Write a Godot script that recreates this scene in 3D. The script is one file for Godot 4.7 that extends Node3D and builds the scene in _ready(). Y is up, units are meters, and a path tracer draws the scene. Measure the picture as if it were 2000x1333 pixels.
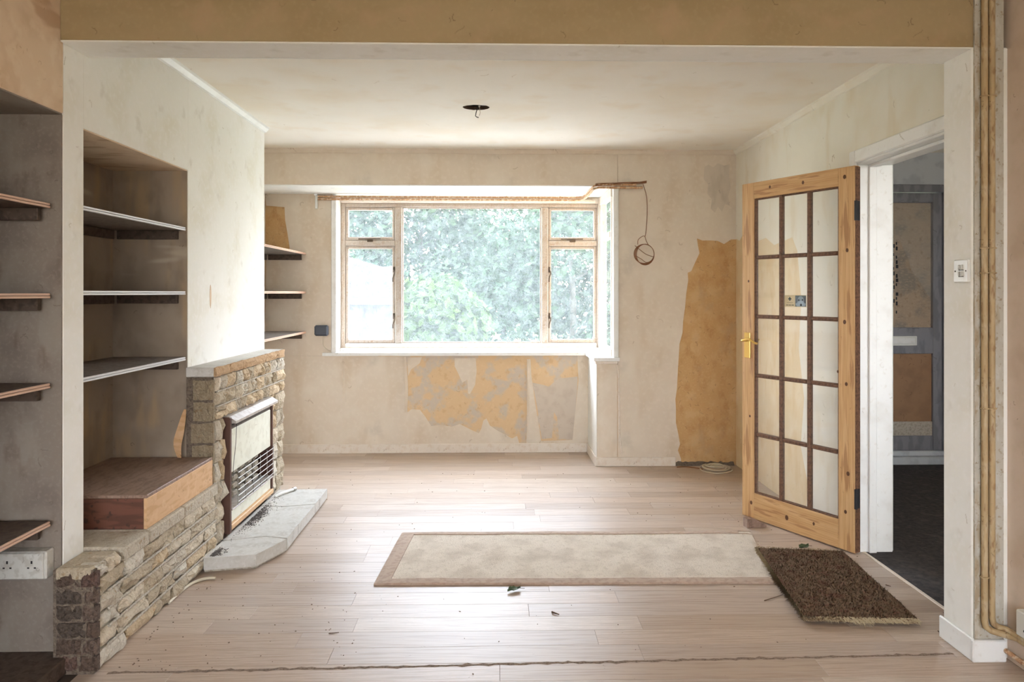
extends Node3D
# A stripped-out living room seen through a knocked-through opening. Metres, y up; d = distance from the camera's plane into the room (d = -z).

const F := 1440.0            # focal length in pixels of the 2000x1333 picture
const EYE := 1.337           # camera height
const YAW := 0.023607        # the camera looks this far to the right of the room's axis
const HORIZON := 573.0

const CEIL := 2.443
const XL := -1.54            # face of the chimney breast
const XN := -1.91            # back of the niches
const XR := 1.875            # right wall
const D1 := 5.68             # back wall
const D2 := 6.19             # back wall inside the bay
const DW := 6.40             # window plane

var rng := RandomNumberGenerator.new()
var used := {}
var M := {}
var stone_noise := FastNoiseLite.new()

# ---------------------------------------------------------------- pixels to places
func ray(px: float, py: float) -> Vector3:
	var xc := (px - 1000.0) / F
	var c := cos(YAW)
	var s := sin(YAW)
	return Vector3(xc * c + s, -(py - HORIZON) / F, -(-xc * s + c))

func on_y(px: float, py: float, y: float) -> Vector3:
	var r := ray(px, py)
	return Vector3(0, EYE, 0) + r * ((y - EYE) / r.y)

func on_x(px: float, py: float, x: float) -> Vector3:
	var r := ray(px, py)
	return Vector3(0, EYE, 0) + r * (x / r.x)

func on_d(px: float, py: float, d: float) -> Vector3:
	var r := ray(px, py)
	return Vector3(0, EYE, 0) + r * (-d / r.z)

# ---------------------------------------------------------------- nodes
func numbered(called: String) -> String:
	if not used.has(called):
		used[called] = 0
		return called
	used[called] += 1
	return "%s_%03d" % [called, used[called]]

func thing(called: String, label: String, category: String, at := Vector3.ZERO, group := "") -> Node3D:
	var o := Node3D.new()
	o.name = numbered(called)
	add_child(o)
	o.position = at
	o.set_meta("label", label)
	o.set_meta("category", category)
	if group:
		o.set_meta("group", group)
	return o

func structure(called: String, label := "", at := Vector3.ZERO) -> Node3D:
	var o := Node3D.new()
	o.name = numbered(called)
	add_child(o)
	o.position = at
	o.set_meta("kind", "structure")
	if label:
		o.set_meta("label", label)
	return o

func put(parent: Node3D, called: String, mesh: Mesh, material: Material, at := Vector3.ZERO, label := "") -> MeshInstance3D:
	var o := MeshInstance3D.new()
	o.name = called
	o.mesh = mesh
	o.material_override = material
	o.cast_shadow = GeometryInstance3D.SHADOW_CASTING_SETTING_ON
	o.position = at
	parent.add_child(o, true)
	if label:
		o.set_meta("label", label)
	return o

func origin_of(n: Node3D) -> Vector3:
	var p := Vector3.ZERO
	var k: Node = n
	while k != self and k is Node3D:
		p += (k as Node3D).position
		k = k.get_parent()
	return p

# a box given by its limits in the room (for parents that are not turned)
func bx(parent: Node3D, called: String, material: Material, x0: float, x1: float, y0: float, y1: float, d0: float, d1: float, bevel := 0.0, label := "") -> MeshInstance3D:
	var mid := Vector3((x0 + x1) / 2, (y0 + y1) / 2, -(d0 + d1) / 2)
	return put(parent, called, cbox(Vector3(absf(x1 - x0), absf(y1 - y0), absf(d1 - d0)), bevel), material, mid - origin_of(parent), label)

# ---------------------------------------------------------------- meshes
func begin() -> SurfaceTool:
	var st := SurfaceTool.new()
	st.begin(Mesh.PRIMITIVE_TRIANGLES)
	return st

func tri(st: SurfaceTool, a: Vector3, b: Vector3, c: Vector3, n: Vector3) -> void:
	var g := (b - a).cross(c - a)
	if g.length_squared() < 1e-16:
		return
	var m := g.normalized()
	if m.dot(n) > 0.0:
		var k := b
		b = c
		c = k
	else:
		m = -m
	for v in [a, b, c]:
		st.set_normal(m)
		st.add_vertex(v)

func quad(st: SurfaceTool, a: Vector3, b: Vector3, c: Vector3, d: Vector3, n: Vector3) -> void:
	tri(st, a, b, c, n)
	tri(st, a, c, d, n)

func add_box(st: SurfaceTool, mid: Vector3, size: Vector3, bevel := 0.0, turn := Basis.IDENTITY) -> void:
	var h := size / 2
	var e := minf(bevel, minf(h.x, minf(h.y, h.z)) * 0.9)
	var axes := [Vector3.RIGHT, Vector3.UP, Vector3.BACK]
	for k in 3:
		var u: Vector3 = axes[(k + 1) % 3]
		var w: Vector3 = axes[(k + 2) % 3]
		for s in [-1.0, 1.0]:
			var n: Vector3 = axes[k] * s
			var c: Vector3 = n * h[k]
			var a: Vector3 = u * (h[(k + 1) % 3] - e)
			var b: Vector3 = w * (h[(k + 2) % 3] - e)
			quad(st, mid + turn * (c - a - b), mid + turn * (c + a - b), mid + turn * (c + a + b), mid + turn * (c - a + b), turn * n)
	if e <= 0.0:
		return
	for k in 3:
		var i := (k + 1) % 3
		var j := (k + 2) % 3
		for si in [-1.0, 1.0]:
			for sj in [-1.0, 1.0]:
				var p1 := Vector3.ZERO
				p1[i] = si * h[i]
				p1[j] = sj * (h[j] - e)
				var p2 := Vector3.ZERO
				p2[i] = si * (h[i] - e)
				p2[j] = sj * h[j]
				var l := Vector3.ZERO
				l[k] = h[k] - e
				var n := Vector3.ZERO
				n[i] = si
				n[j] = sj
				quad(st, mid + turn * (p1 - l), mid + turn * (p1 + l), mid + turn * (p2 + l), mid + turn * (p2 - l), turn * n)
	for sx in [-1.0, 1.0]:
		for sy in [-1.0, 1.0]:
			for sz in [-1.0, 1.0]:
				var s := Vector3(sx, sy, sz)
				var q := h - Vector3(e, e, e)
				tri(st, mid + turn * (s * Vector3(h.x, q.y, q.z)), mid + turn * (s * Vector3(q.x, h.y, q.z)), mid + turn * (s * Vector3(q.x, q.y, h.z)), turn * s)

func cbox(size: Vector3, bevel := 0.0) -> ArrayMesh:
	var st := begin()
	add_box(st, Vector3.ZERO, size, bevel)
	return st.commit()

# a plate: polygon in the plane of u and w, raised along n from t0 to t1, about the origin o
func add_plate(st: SurfaceTool, poly: PackedVector2Array, o: Vector3, u: Vector3, w: Vector3, n: Vector3, t0: float, t1: float) -> void:
	var p := poly.duplicate()
	if Geometry2D.is_polygon_clockwise(p):
		p.reverse()
	var ids := Geometry2D.triangulate_polygon(p)
	for t in range(0, ids.size(), 3):
		var a := o + u * p[ids[t]].x + w * p[ids[t]].y
		var b := o + u * p[ids[t + 1]].x + w * p[ids[t + 1]].y
		var c := o + u * p[ids[t + 2]].x + w * p[ids[t + 2]].y
		tri(st, a + n * t1, b + n * t1, c + n * t1, n)
		tri(st, a + n * t0, b + n * t0, c + n * t0, -n)
	for i in p.size():
		var q := p[i]
		var r := p[(i + 1) % p.size()]
		var e := r - q
		var out := u * e.y - w * e.x
		quad(st, o + u * q.x + w * q.y + n * t0, o + u * r.x + w * r.y + n * t0, o + u * r.x + w * r.y + n * t1, o + u * q.x + w * q.y + n * t1, out)

func plate(poly: PackedVector2Array, o: Vector3, u: Vector3, w: Vector3, n: Vector3, t0: float, t1: float) -> ArrayMesh:
	var st := begin()
	add_plate(st, poly, o, u, w, n, t0, t1)
	return st.commit()

func add_tube(st: SurfaceTool, path: Array, radius: float, sides := 8, radius_end := -1.0) -> void:
	var n := path.size()
	var rings := []
	var dirs := []
	var up := Vector3.UP
	for i in n:
		var t: Vector3 = (path[mini(i + 1, n - 1)] - path[maxi(i - 1, 0)]).normalized()
		if i == 0:
			up = t.cross(Vector3.RIGHT if absf(t.x) < 0.8 else Vector3.UP).normalized()
		else:
			up = (up - t * up.dot(t)).normalized()
		var side := t.cross(up)
		var r := radius if radius_end < 0 else lerpf(radius, radius_end, float(i) / (n - 1))
		var ring := []
		var dr := []
		for k in sides:
			var a := TAU * k / sides
			var v: Vector3 = up * cos(a) + side * sin(a)
			ring.append(path[i] + v * r)
			dr.append(v)
		rings.append(ring)
		dirs.append(dr)
	for i in n - 1:
		for k in sides:
			var l := (k + 1) % sides
			var ids := [[i, k], [i + 1, k], [i + 1, l], [i, l]]
			var a: Vector3 = rings[i][k]
			var flip: bool = (rings[i + 1][k] - a).cross(rings[i + 1][l] - a).dot(dirs[i][k] + dirs[i][l]) > 0
			for q in ([0, 2, 1, 0, 3, 2] if flip else [0, 1, 2, 0, 2, 3]):
				st.set_normal(dirs[ids[q][0]][ids[q][1]])
				st.add_vertex(rings[ids[q][0]][ids[q][1]])
	for e in [0, n - 1]:
		var t: Vector3 = (path[0] - path[1]) if e == 0 else (path[n - 1] - path[n - 2])
		for k in sides:
			tri(st, path[e], rings[e][k], rings[e][(k + 1) % sides], t)

func tube(path: Array, radius: float, sides := 8, radius_end := -1.0) -> ArrayMesh:
	var st := begin()
	add_tube(st, path, radius, sides, radius_end)
	return st.commit()

# a smooth line through the given points
func smooth(points: Array, each := 6) -> Array:
	var out := []
	for i in points.size() - 1:
		var p0: Vector3 = points[maxi(i - 1, 0)]
		var p1: Vector3 = points[i]
		var p2: Vector3 = points[i + 1]
		var p3: Vector3 = points[mini(i + 2, points.size() - 1)]
		for k in each:
			out.append(p1.cubic_interpolate(p2, p0, p3, float(k) / each))
	out.append(points[-1])
	return out

# a split-faced stone: x is out of the wall, y up, z along; its middle at the origin of its back face
func stone(length: float, height: float, depth: float, rough: float, number: int) -> ArrayMesh:
	var st := begin()
	var nu := 6
	var nv := 4
	var g := []
	for i in nu:
		var row := []
		for j in nv:
			var u := float(i) / (nu - 1)
			var v := float(j) / (nv - 1)
			var z := (u - 0.5) * length
			var y := (v - 0.5) * height
			var edge := i == 0 or j == 0 or i == nu - 1 or j == nv - 1
			var bump := stone_noise.get_noise_3d(z * 26.0 + number * 7.3, y * 20.0, number * 3.1) * rough * 1.5 + stone_noise.get_noise_3d(z * 70.0 + number, y * 22.0, number * 9.0) * rough
			var x := depth + bump - (rough * 0.75 if edge else 0.0)
			if not edge:
				z += stone_noise.get_noise_2d(number * 5.0 + i * 31.0, j * 17.0) * length * 0.07
			else:
				y += stone_noise.get_noise_2d(i * 40.0 + number, j * 33.0) * height * 0.1
			row.append(Vector3(x, y, z))
		g.append(row)
	for i in nu - 1:
		for j in nv - 1:
			if (i + j + number) % 2 == 0:
				tri(st, g[i][j], g[i + 1][j], g[i + 1][j + 1], Vector3.RIGHT)
				tri(st, g[i][j], g[i + 1][j + 1], g[i][j + 1], Vector3.RIGHT)
			else:
				tri(st, g[i][j], g[i + 1][j], g[i][j + 1], Vector3.RIGHT)
				tri(st, g[i + 1][j], g[i + 1][j + 1], g[i][j + 1], Vector3.RIGHT)
	for i in nu - 1:
		for j in [0, nv - 1]:
			var a: Vector3 = g[i][j]
			var b: Vector3 = g[i + 1][j]
			quad(st, a, b, Vector3(0, b.y, b.z), Vector3(0, a.y, a.z), Vector3.DOWN if j == 0 else Vector3.UP)
	for j in nv - 1:
		for i in [0, nu - 1]:
			var a: Vector3 = g[i][j]
			var b: Vector3 = g[i][j + 1]
			quad(st, a, b, Vector3(0, b.y, b.z), Vector3(0, a.y, a.z), Vector3.FORWARD if i == 0 else Vector3.BACK)
	return st.commit()

# ---------------------------------------------------------------- materials
func noise(number: int, frequency: float, octaves := 4, kind := FastNoiseLite.TYPE_SIMPLEX_SMOOTH) -> FastNoiseLite:
	var n := FastNoiseLite.new()
	n.seed = number
	n.noise_type = kind
	n.frequency = frequency
	n.fractal_octaves = octaves
	return n

# A colour picture: base, then layers of noise that blend towards a colour. layer = [seed, waves across, colour, from, to, most, stretch across, stretch down]
func bake(size: int, base: Color, layers: Array, marks := 0, mark_color := Color.BLACK, mark_seed := 1) -> ImageTexture:
	var count := size * size
	var out := PackedByteArray()
	out.resize(count * 3)
	var r := PackedFloat32Array()
	var g := PackedFloat32Array()
	var b := PackedFloat32Array()
	r.resize(count)
	g.resize(count)
	b.resize(count)
	r.fill(base.r)
	g.fill(base.g)
	b.fill(base.b)
	for l in layers:
		var sx: float = l[6] if l.size() > 6 else 1.0
		var sy: float = l[7] if l.size() > 7 else 1.0
		var w := maxi(8, int(size / sx))
		var h := maxi(8, int(size / sy))
		var im := noise(l[0], l[1] / float(size)).get_seamless_image(w, h)
		im.resize(size, size, Image.INTERPOLATE_CUBIC)
		im.convert(Image.FORMAT_L8)
		var data := im.get_data()
		var lut := PackedFloat32Array()
		lut.resize(256)
		for i in 256:
			lut[i] = smoothstep(l[3], l[4], i / 255.0) * l[5]
		var c: Color = l[2]
		for i in count:
			var a := lut[data[i]]
			if a > 0.0:
				r[i] += (c.r - r[i]) * a
				g[i] += (c.g - g[i]) * a
				b[i] += (c.b - b[i]) * a
	for i in count:
		out[i * 3] = int(clampf(r[i], 0, 1) * 255)
		out[i * 3 + 1] = int(clampf(g[i], 0, 1) * 255)
		out[i * 3 + 2] = int(clampf(b[i], 0, 1) * 255)
	var image := Image.create_from_data(size, size, false, Image.FORMAT_RGB8, out)
	var rg := RandomNumberGenerator.new()
	rg.seed = mark_seed
	for k in marks:                                    # dried glue, scratches and specks
		var x := rg.randf() * size
		var y := rg.randf() * size
		var a := rg.randf() * TAU
		var turn := rg.randf_range(-0.4, 0.4)
		var strong := rg.randf_range(0.15, 0.65)
		for s in rg.randi_range(1, 14):
			a += turn + rg.randf_range(-0.3, 0.3)
			x += cos(a)
			y += sin(a)
			var ix := posmod(int(x), size)
			var iy := posmod(int(y), size)
			image.set_pixel(ix, iy, image.get_pixel(ix, iy).lerp(mark_color, strong))
	return ImageTexture.create_from_image(image)

func relief(number: int, frequency: float, octaves := 4) -> NoiseTexture2D:
	var t := NoiseTexture2D.new()
	t.width = 512
	t.height = 512
	t.seamless = true
	t.noise = noise(number, frequency, octaves)
	return t

# world-mapped material; scale = repeats for each metre along x, y, z
func surface(albedo: Color, roughness: float, texture: Texture2D = null, scale := Vector3.ONE, bump: Texture2D = null, bump_cm := 0.0, world := true) -> StandardMaterial3D:
	var m := StandardMaterial3D.new()
	m.albedo_color = albedo
	m.roughness = roughness
	m.uv1_triplanar = true
	m.uv1_world_triplanar = world
	m.uv1_triplanar_sharpness = 8.0
	m.uv1_scale = scale
	if texture:
		m.albedo_texture = texture
	if bump:
		m.heightmap_enabled = true
		m.heightmap_texture = bump
		m.heightmap_scale = bump_cm
	return m

func plain(albedo: Color, roughness: float, metallic := 0.0) -> StandardMaterial3D:
	var m := StandardMaterial3D.new()
	m.albedo_color = albedo
	m.roughness = roughness
	m.metallic = metallic
	return m

func c8(r: int, g: int, b: int) -> Color:
	return Color8(r, g, b)

func make_materials() -> void:
	var fine := relief(5, 0.05)
	var coarse := relief(6, 0.012)
	var W := Color.WHITE
	M.white = surface(W, 0.75, bake(512, c8(238, 236, 229), [[1, 4, c8(228, 223, 208), 0.4, 1.0, 0.7], [2, 9, c8(214, 209, 198), 0.66, 0.95, 0.5], [3, 40, c8(242, 240, 235), 0.5, 0.8, 0.5]], 40, c8(176, 166, 148), 3), Vector3.ONE * 0.6)
	M.gloss_white = surface(W, 0.35, bake(256, c8(238, 238, 235), [[11, 5, c8(226, 224, 219), 0.5, 0.95, 0.7], [12, 26, c8(214, 208, 198), 0.72, 0.95, 0.5]], 14, c8(170, 160, 146), 4), Vector3.ONE * 1.0)
	M.ceiling = surface(W, 0.85, bake(512, c8(243, 237, 225), [[21, 3, c8(238, 227, 208), 0.4, 1.0, 0.8], [22, 7, c8(234, 220, 198), 0.6, 1.0, 0.5]], 30, c8(196, 180, 158), 5), Vector3.ONE * 0.4)
	M.paper = surface(W, 0.8, bake(512, c8(223, 209, 191), [[31, 4, c8(230, 219, 203), 0.4, 0.9, 0.8], [32, 6, c8(214, 195, 171), 0.5, 1.0, 0.7, 1, 3], [33, 4, c8(200, 189, 174), 0.62, 0.95, 0.5], [34, 40, c8(232, 220, 204), 0.5, 0.8, 0.4]], 46, c8(158, 136, 112), 6), Vector3.ONE * 0.5)
	M.ochre = surface(W, 0.9, bake(512, c8(204, 164, 112), [[41, 6, c8(212, 178, 130), 0.4, 0.85, 0.8], [42, 9, c8(190, 146, 94), 0.5, 0.95, 0.7, 1, 2], [43, 50, c8(214, 180, 134), 0.55, 0.85, 0.5], [44, 4, c8(190, 162, 128), 0.6, 1.0, 0.5]], 300, c8(104, 74, 44), 8), Vector3.ONE * 0.9)
	M.ochre_pale = surface(W, 0.9, bake(512, c8(222, 192, 152), [[46, 5, c8(206, 193, 178), 0.42, 0.7, 0.95], [47, 22, c8(228, 200, 162), 0.5, 0.85, 0.5], [48, 12, c8(208, 172, 128), 0.62, 0.9, 0.6]], 120, c8(156, 124, 96), 9), Vector3.ONE * 0.9)
	M.straw = surface(W, 0.9, bake(512, c8(228, 206, 166), [[51, 6, c8(232, 214, 182), 0.45, 0.85, 0.8], [52, 8, c8(220, 190, 142), 0.5, 0.95, 0.7, 1, 3]], 90, c8(164, 132, 94), 10), Vector3.ONE * 0.9)
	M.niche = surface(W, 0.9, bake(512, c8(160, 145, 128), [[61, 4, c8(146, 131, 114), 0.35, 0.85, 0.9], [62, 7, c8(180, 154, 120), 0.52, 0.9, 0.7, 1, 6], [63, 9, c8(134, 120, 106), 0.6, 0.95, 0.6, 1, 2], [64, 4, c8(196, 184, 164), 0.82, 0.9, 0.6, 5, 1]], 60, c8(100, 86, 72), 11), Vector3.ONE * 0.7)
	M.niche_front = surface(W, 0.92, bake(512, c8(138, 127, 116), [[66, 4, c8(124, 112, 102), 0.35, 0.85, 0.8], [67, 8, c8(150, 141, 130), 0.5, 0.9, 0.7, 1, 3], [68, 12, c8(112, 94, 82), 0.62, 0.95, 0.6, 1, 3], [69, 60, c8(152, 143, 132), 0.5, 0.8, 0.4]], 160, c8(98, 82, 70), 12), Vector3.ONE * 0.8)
	M.peach = surface(W, 0.9, bake(512, c8(220, 196, 168), [[71, 5, c8(206, 178, 148), 0.4, 0.9, 0.8], [72, 12, c8(226, 206, 180), 0.5, 0.85, 0.6], [73, 6, c8(184, 150, 118), 0.7, 0.84, 0.6, 4, 1]], 130, c8(156, 120, 90), 13), Vector3.ONE * 0.9)
	M.beam = surface(W, 0.9, bake(512, c8(166, 146, 110), [[76, 4, c8(156, 135, 98), 0.35, 0.85, 0.8, 3, 1], [77, 7, c8(178, 150, 118), 0.55, 0.95, 0.6], [78, 60, c8(172, 152, 116), 0.5, 0.8, 0.4]], 80, c8(116, 96, 70), 14), Vector3.ONE * 0.6)
	M.pier_front = surface(W, 0.9, bake(512, c8(186, 180, 166), [[81, 8, c8(164, 146, 118), 0.5, 0.85, 0.8, 1, 4], [82, 20, c8(200, 196, 186), 0.5, 0.8, 0.7, 1, 2], [83, 30, c8(146, 124, 96), 0.64, 0.85, 0.6]], 200, c8(112, 90, 66), 15), Vector3.ONE * 1.2)
	M.tan_wall = surface(W, 0.9, bake(512, c8(224, 205, 186), [[86, 5, c8(212, 190, 168), 0.4, 0.9, 0.8], [87, 14, c8(218, 200, 178), 0.55, 0.85, 0.6]], 90, c8(146, 116, 90), 16), Vector3.ONE * 0.9)
	M.stain_white = surface(W, 0.85, bake(512, c8(236, 231, 217), [[91, 4, c8(229, 219, 197), 0.4, 1.0, 0.7], [92, 8, c8(222, 207, 178), 0.66, 1.0, 0.5, 1, 3]], 60, c8(160, 142, 118), 17), Vector3.ONE * 0.5)
	M.scraped = surface(W, 0.9, bake(256, c8(214, 201, 185), [[94, 9, c8(200, 187, 171), 0.4, 0.85, 0.8, 1, 3]], 60, c8(150, 136, 120), 51), Vector3.ONE * 1.2)
	M.bare_grey = surface(W, 0.9, bake(256, c8(210, 196, 180), [[95, 7, c8(200, 184, 168), 0.4, 0.9, 0.8]], 50, c8(160, 140, 122), 52), Vector3.ONE * 1.2)
	var stone_a := bake(512, c8(210, 203, 188), [[101, 10, c8(192, 183, 166), 0.4, 0.85, 0.8, 1, 2], [102, 30, c8(222, 216, 203), 0.5, 0.8, 0.7], [103, 8, c8(176, 150, 118), 0.72, 0.9, 0.6], [104, 60, c8(168, 156, 138), 0.66, 0.9, 0.5]], 300, c8(112, 96, 78), 18)
	M.stones = []
	for k in [c8(255, 255, 255), c8(255, 249, 240), c8(236, 232, 226), c8(248, 232, 210), c8(226, 217, 203)]:
		M.stones.append(surface(k, 0.95, stone_a, Vector3.ONE * 2.2, fine, 0.5))
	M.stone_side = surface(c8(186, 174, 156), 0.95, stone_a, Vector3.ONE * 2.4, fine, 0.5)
	M.stone_brown = surface(c8(226, 194, 160), 0.95, stone_a, Vector3(2.2, 2.2, 4.4), fine, 0.5)
	M.brick = []  # dark browns that also carry the shade of the near end face
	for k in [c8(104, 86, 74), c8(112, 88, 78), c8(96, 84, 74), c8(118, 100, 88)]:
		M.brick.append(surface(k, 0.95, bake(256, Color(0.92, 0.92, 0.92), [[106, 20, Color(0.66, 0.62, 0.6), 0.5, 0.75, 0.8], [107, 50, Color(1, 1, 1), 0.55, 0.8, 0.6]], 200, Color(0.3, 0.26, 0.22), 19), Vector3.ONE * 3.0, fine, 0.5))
	M.mortar = surface(W, 0.95, bake(256, c8(190, 182, 168), [[111, 16, c8(166, 156, 140), 0.45, 0.7, 0.8], [112, 50, c8(196, 188, 172), 0.5, 0.8, 0.6]], 160, c8(108, 94, 76), 20), Vector3.ONE * 2.5, fine, 0.4)
	M.mortar_dark = surface(W, 0.95, bake(256, c8(118, 104, 90), [[113, 16, c8(96, 82, 70), 0.45, 0.7, 0.8], [114, 50, c8(138, 124, 108), 0.5, 0.8, 0.6]], 160, c8(70, 56, 46), 21), Vector3.ONE * 2.5, fine, 0.4)
	M.slab = surface(W, 0.85, bake(512, c8(206, 203, 196), [[116, 6, c8(190, 185, 176), 0.4, 0.85, 0.8], [117, 24, c8(216, 214, 209), 0.5, 0.8, 0.6], [118, 50, c8(178, 171, 160), 0.7, 0.9, 0.5]], 160, c8(136, 126, 114), 22), Vector3.ONE * 1.6)
	# timber
	var grain := bake(512, c8(222, 212, 202), [[121, 30, c8(200, 186, 172), 0.4, 0.7, 0.7, 8, 1], [122, 60, c8(232, 224, 216), 0.5, 0.75, 0.7, 10, 1], [123, 9, c8(192, 176, 160), 0.6, 0.85, 0.5, 4, 1], [124, 40, c8(208, 200, 192), 0.55, 0.8, 0.4]], 25, c8(120, 104, 90), 23)
	var grain_b := bake(512, c8(218, 206, 194), [[126, 24, c8(196, 180, 166), 0.4, 0.7, 0.7, 9, 1], [127, 70, c8(222, 214, 204), 0.5, 0.75, 0.7, 10, 1], [128, 6, c8(220, 212, 206), 0.6, 0.8, 0.6, 3, 1]], 30, c8(116, 100, 88), 24)
	M.planks = []
	var tones := [c8(224, 212, 201), c8(215, 202, 189), c8(230, 220, 210), c8(207, 194, 182), c8(222, 208, 195), c8(228, 218, 210), c8(213, 201, 191), c8(221, 212, 205)]
	for k in tones.size():
		var m := surface(tones[k], 0.36, grain if k % 2 == 0 else grain_b, Vector3(0.75, 1, 2.4), null, 0.0, false)
		m.uv1_offset = Vector3(k * 0.37, 0, k * 0.61)
		m.roughness = 0.4
		M.planks.append(m)
	M.under = plain(c8(92, 78, 66), 0.9)
	var pine := bake(512, c8(208, 166, 114), [[131, 40, c8(190, 144, 92), 0.45, 0.75, 0.7, 1, 10], [132, 14, c8(218, 180, 130), 0.5, 0.75, 0.7, 1, 6], [133, 7, c8(158, 112, 70), 0.66, 0.8, 0.6, 1, 3]], 60, c8(96, 60, 32), 25)
	M.pine_y = surface(W, 0.55, pine, Vector3(3.0, 0.8, 3.0), null, 0.0, false)
	M.pine_x = surface(W, 0.55, bake(512, c8(208, 166, 114), [[134, 40, c8(190, 144, 92), 0.45, 0.75, 0.7, 10, 1], [135, 14, c8(218, 180, 130), 0.5, 0.75, 0.7, 6, 1], [136, 9, c8(162, 114, 70), 0.66, 0.8, 0.6, 3, 1]], 60, c8(96, 60, 32), 26), Vector3(0.8, 3.0, 3.0), null, 0.0, false)
	M.bar = surface(W, 0.6, bake(256, c8(112, 78, 56), [[141, 20, c8(86, 58, 42), 0.45, 0.7, 0.8], [142, 30, c8(138, 100, 70), 0.55, 0.8, 0.6]], 60, c8(50, 34, 26), 27), Vector3.ONE * 2.0, null, 0.0, false)  # brown stain with the shade of the bevels put into the colour
	M.knot = plain(c8(98, 62, 36), 0.6)
	M.shelf_grey = surface(W, 0.6, bake(256, c8(126, 116, 108), [[146, 10, c8(100, 92, 86), 0.45, 0.7, 0.8], [147, 40, c8(150, 140, 130), 0.55, 0.8, 0.6]], 140, c8(70, 62, 56), 28), Vector3.ONE * 1.5)
	M.shelf_edge_white = surface(c8(214, 214, 216), 0.35, null)
	M.shelf_edge_pink = surface(c8(206, 170, 146), 0.55, null)
	M.shelf_dark = surface(W, 0.7, bake(256, c8(86, 72, 62), [[151, 14, c8(66, 54, 46), 0.45, 0.7, 0.8], [152, 30, c8(108, 92, 80), 0.6, 0.8, 0.6]], 60, c8(40, 34, 30), 29), Vector3.ONE * 1.5)
	M.box_top = surface(W, 0.5, bake(256, c8(150, 124, 108), [[156, 20, c8(126, 102, 88), 0.45, 0.7, 0.8, 1, 4], [157, 40, c8(168, 146, 130), 0.55, 0.8, 0.6]], 80, c8(80, 64, 54), 30), Vector3.ONE * 1.5)
	M.box_red = surface(W, 0.55, bake(256, c8(112, 70, 54), [[158, 20, c8(88, 54, 42), 0.45, 0.7, 0.8, 6, 1], [159, 10, c8(62, 42, 36), 0.66, 0.78, 0.8]], 40, c8(40, 28, 24), 31), Vector3.ONE * 1.5)
	M.box_ply = surface(W, 0.6, bake(256, c8(218, 178, 134), [[161, 24, c8(206, 162, 116), 0.45, 0.7, 0.8, 6, 1], [162, 10, c8(226, 190, 150), 0.55, 0.8, 0.6]], 70, c8(140, 98, 62), 32), Vector3.ONE * 1.5)
	M.frame = surface(W, 0.65, bake(256, c8(190, 179, 168), [[166, 12, c8(180, 162, 144), 0.45, 0.8, 0.8, 1, 3], [167, 30, c8(206, 196, 186), 0.5, 0.8, 0.7], [168, 12, c8(170, 142, 114), 0.7, 0.9, 0.6]], 50, c8(130, 108, 86), 33), Vector3.ONE * 2.0)
	M.frame_pale = surface(W, 0.6, bake(256, c8(232, 221, 208), [[171, 8, c8(224, 208, 190), 0.5, 0.9, 0.8], [172, 24, c8(206, 186, 162), 0.74, 0.92, 0.6]], 30, c8(140, 112, 88), 34), Vector3.ONE * 2.0)
	M.copper = surface(W, 0.4, bake(256, c8(196, 150, 108), [[176, 16, c8(226, 206, 180), 0.45, 0.65, 0.9], [177, 30, c8(150, 100, 62), 0.66, 0.8, 0.7]], 40, c8(96, 62, 38), 35), Vector3.ONE * 2.0)
	M.pipe = surface(W, 0.55, bake(256, c8(178, 154, 114), [[181, 12, c8(196, 180, 150), 0.45, 0.8, 0.8, 1, 4], [182, 24, c8(138, 104, 68), 0.6, 0.85, 0.8, 1, 4]], 120, c8(70, 48, 30), 36), Vector3.ONE * 2.0)
	M.plastic = surface(c8(226, 226, 220), 0.35, null)
	M.plastic_old = surface(W, 0.45, bake(256, c8(206, 204, 196), [[186, 14, c8(186, 182, 172), 0.45, 0.7, 0.8]], 60, c8(120, 112, 102), 37), Vector3.ONE * 2.0)
	M.lath_shaded = plain(c8(78, 62, 50), 0.95)  # lath brown, darkened so the hole's edge shows the shade of the void
	M.hole = plain(c8(34, 30, 28), 0.8)
	M.black = plain(c8(28, 30, 34), 0.6)
	M.box_blue = plain(c8(66, 72, 84), 0.5)
	M.wire = plain(c8(138, 92, 58), 0.55)
	M.wire_pale = plain(c8(216, 205, 182), 0.55)
	M.brass = plain(c8(226, 190, 110), 0.28, 0.9)
	M.steel = plain(c8(170, 168, 162), 0.35, 0.8)
	M.iron = plain(c8(98, 84, 70), 0.55, 0.5)
	M.fire_brown = plain(c8(84, 54, 42), 0.5)
	M.fire_panel = surface(W, 0.45, bake(256, c8(228, 228, 212), [[191, 8, c8(216, 214, 196), 0.5, 0.75, 0.7]], 60, c8(160, 150, 130), 38), Vector3.ONE * 1.5)
	M.fire_hood = surface(W, 0.4, bake(256, c8(186, 178, 170), [[193, 10, c8(164, 150, 138), 0.5, 0.75, 0.7]], 60, c8(120, 104, 92), 39), Vector3.ONE * 2.0)
	M.radiant = surface(W, 0.9, bake(256, c8(176, 168, 152), [[195, 30, c8(120, 108, 94), 0.5, 0.7, 0.8]], 100, c8(80, 70, 60), 40), Vector3.ONE * 4.0)
	# cloth and fibre
	M.rug = surface(W, 0.98, bake(512, c8(226, 214, 198), [[201, 3, c8(198, 184, 167), 0.3, 1.0, 0.8], [202, 16, c8(190, 174, 156), 0.55, 1.0, 0.5], [204, 90, c8(176, 160, 142), 0.55, 0.9, 0.6]], 120, c8(122, 104, 86), 41), Vector3.ONE * 1.3, relief(77, 0.25, 2), 0.35)
	M.rug_border = surface(W, 0.85, bake(256, c8(186, 164, 146), [[206, 12, c8(172, 148, 130), 0.45, 0.7, 0.8]], 40, c8(120, 100, 84), 42), Vector3.ONE * 2.0)
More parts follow.
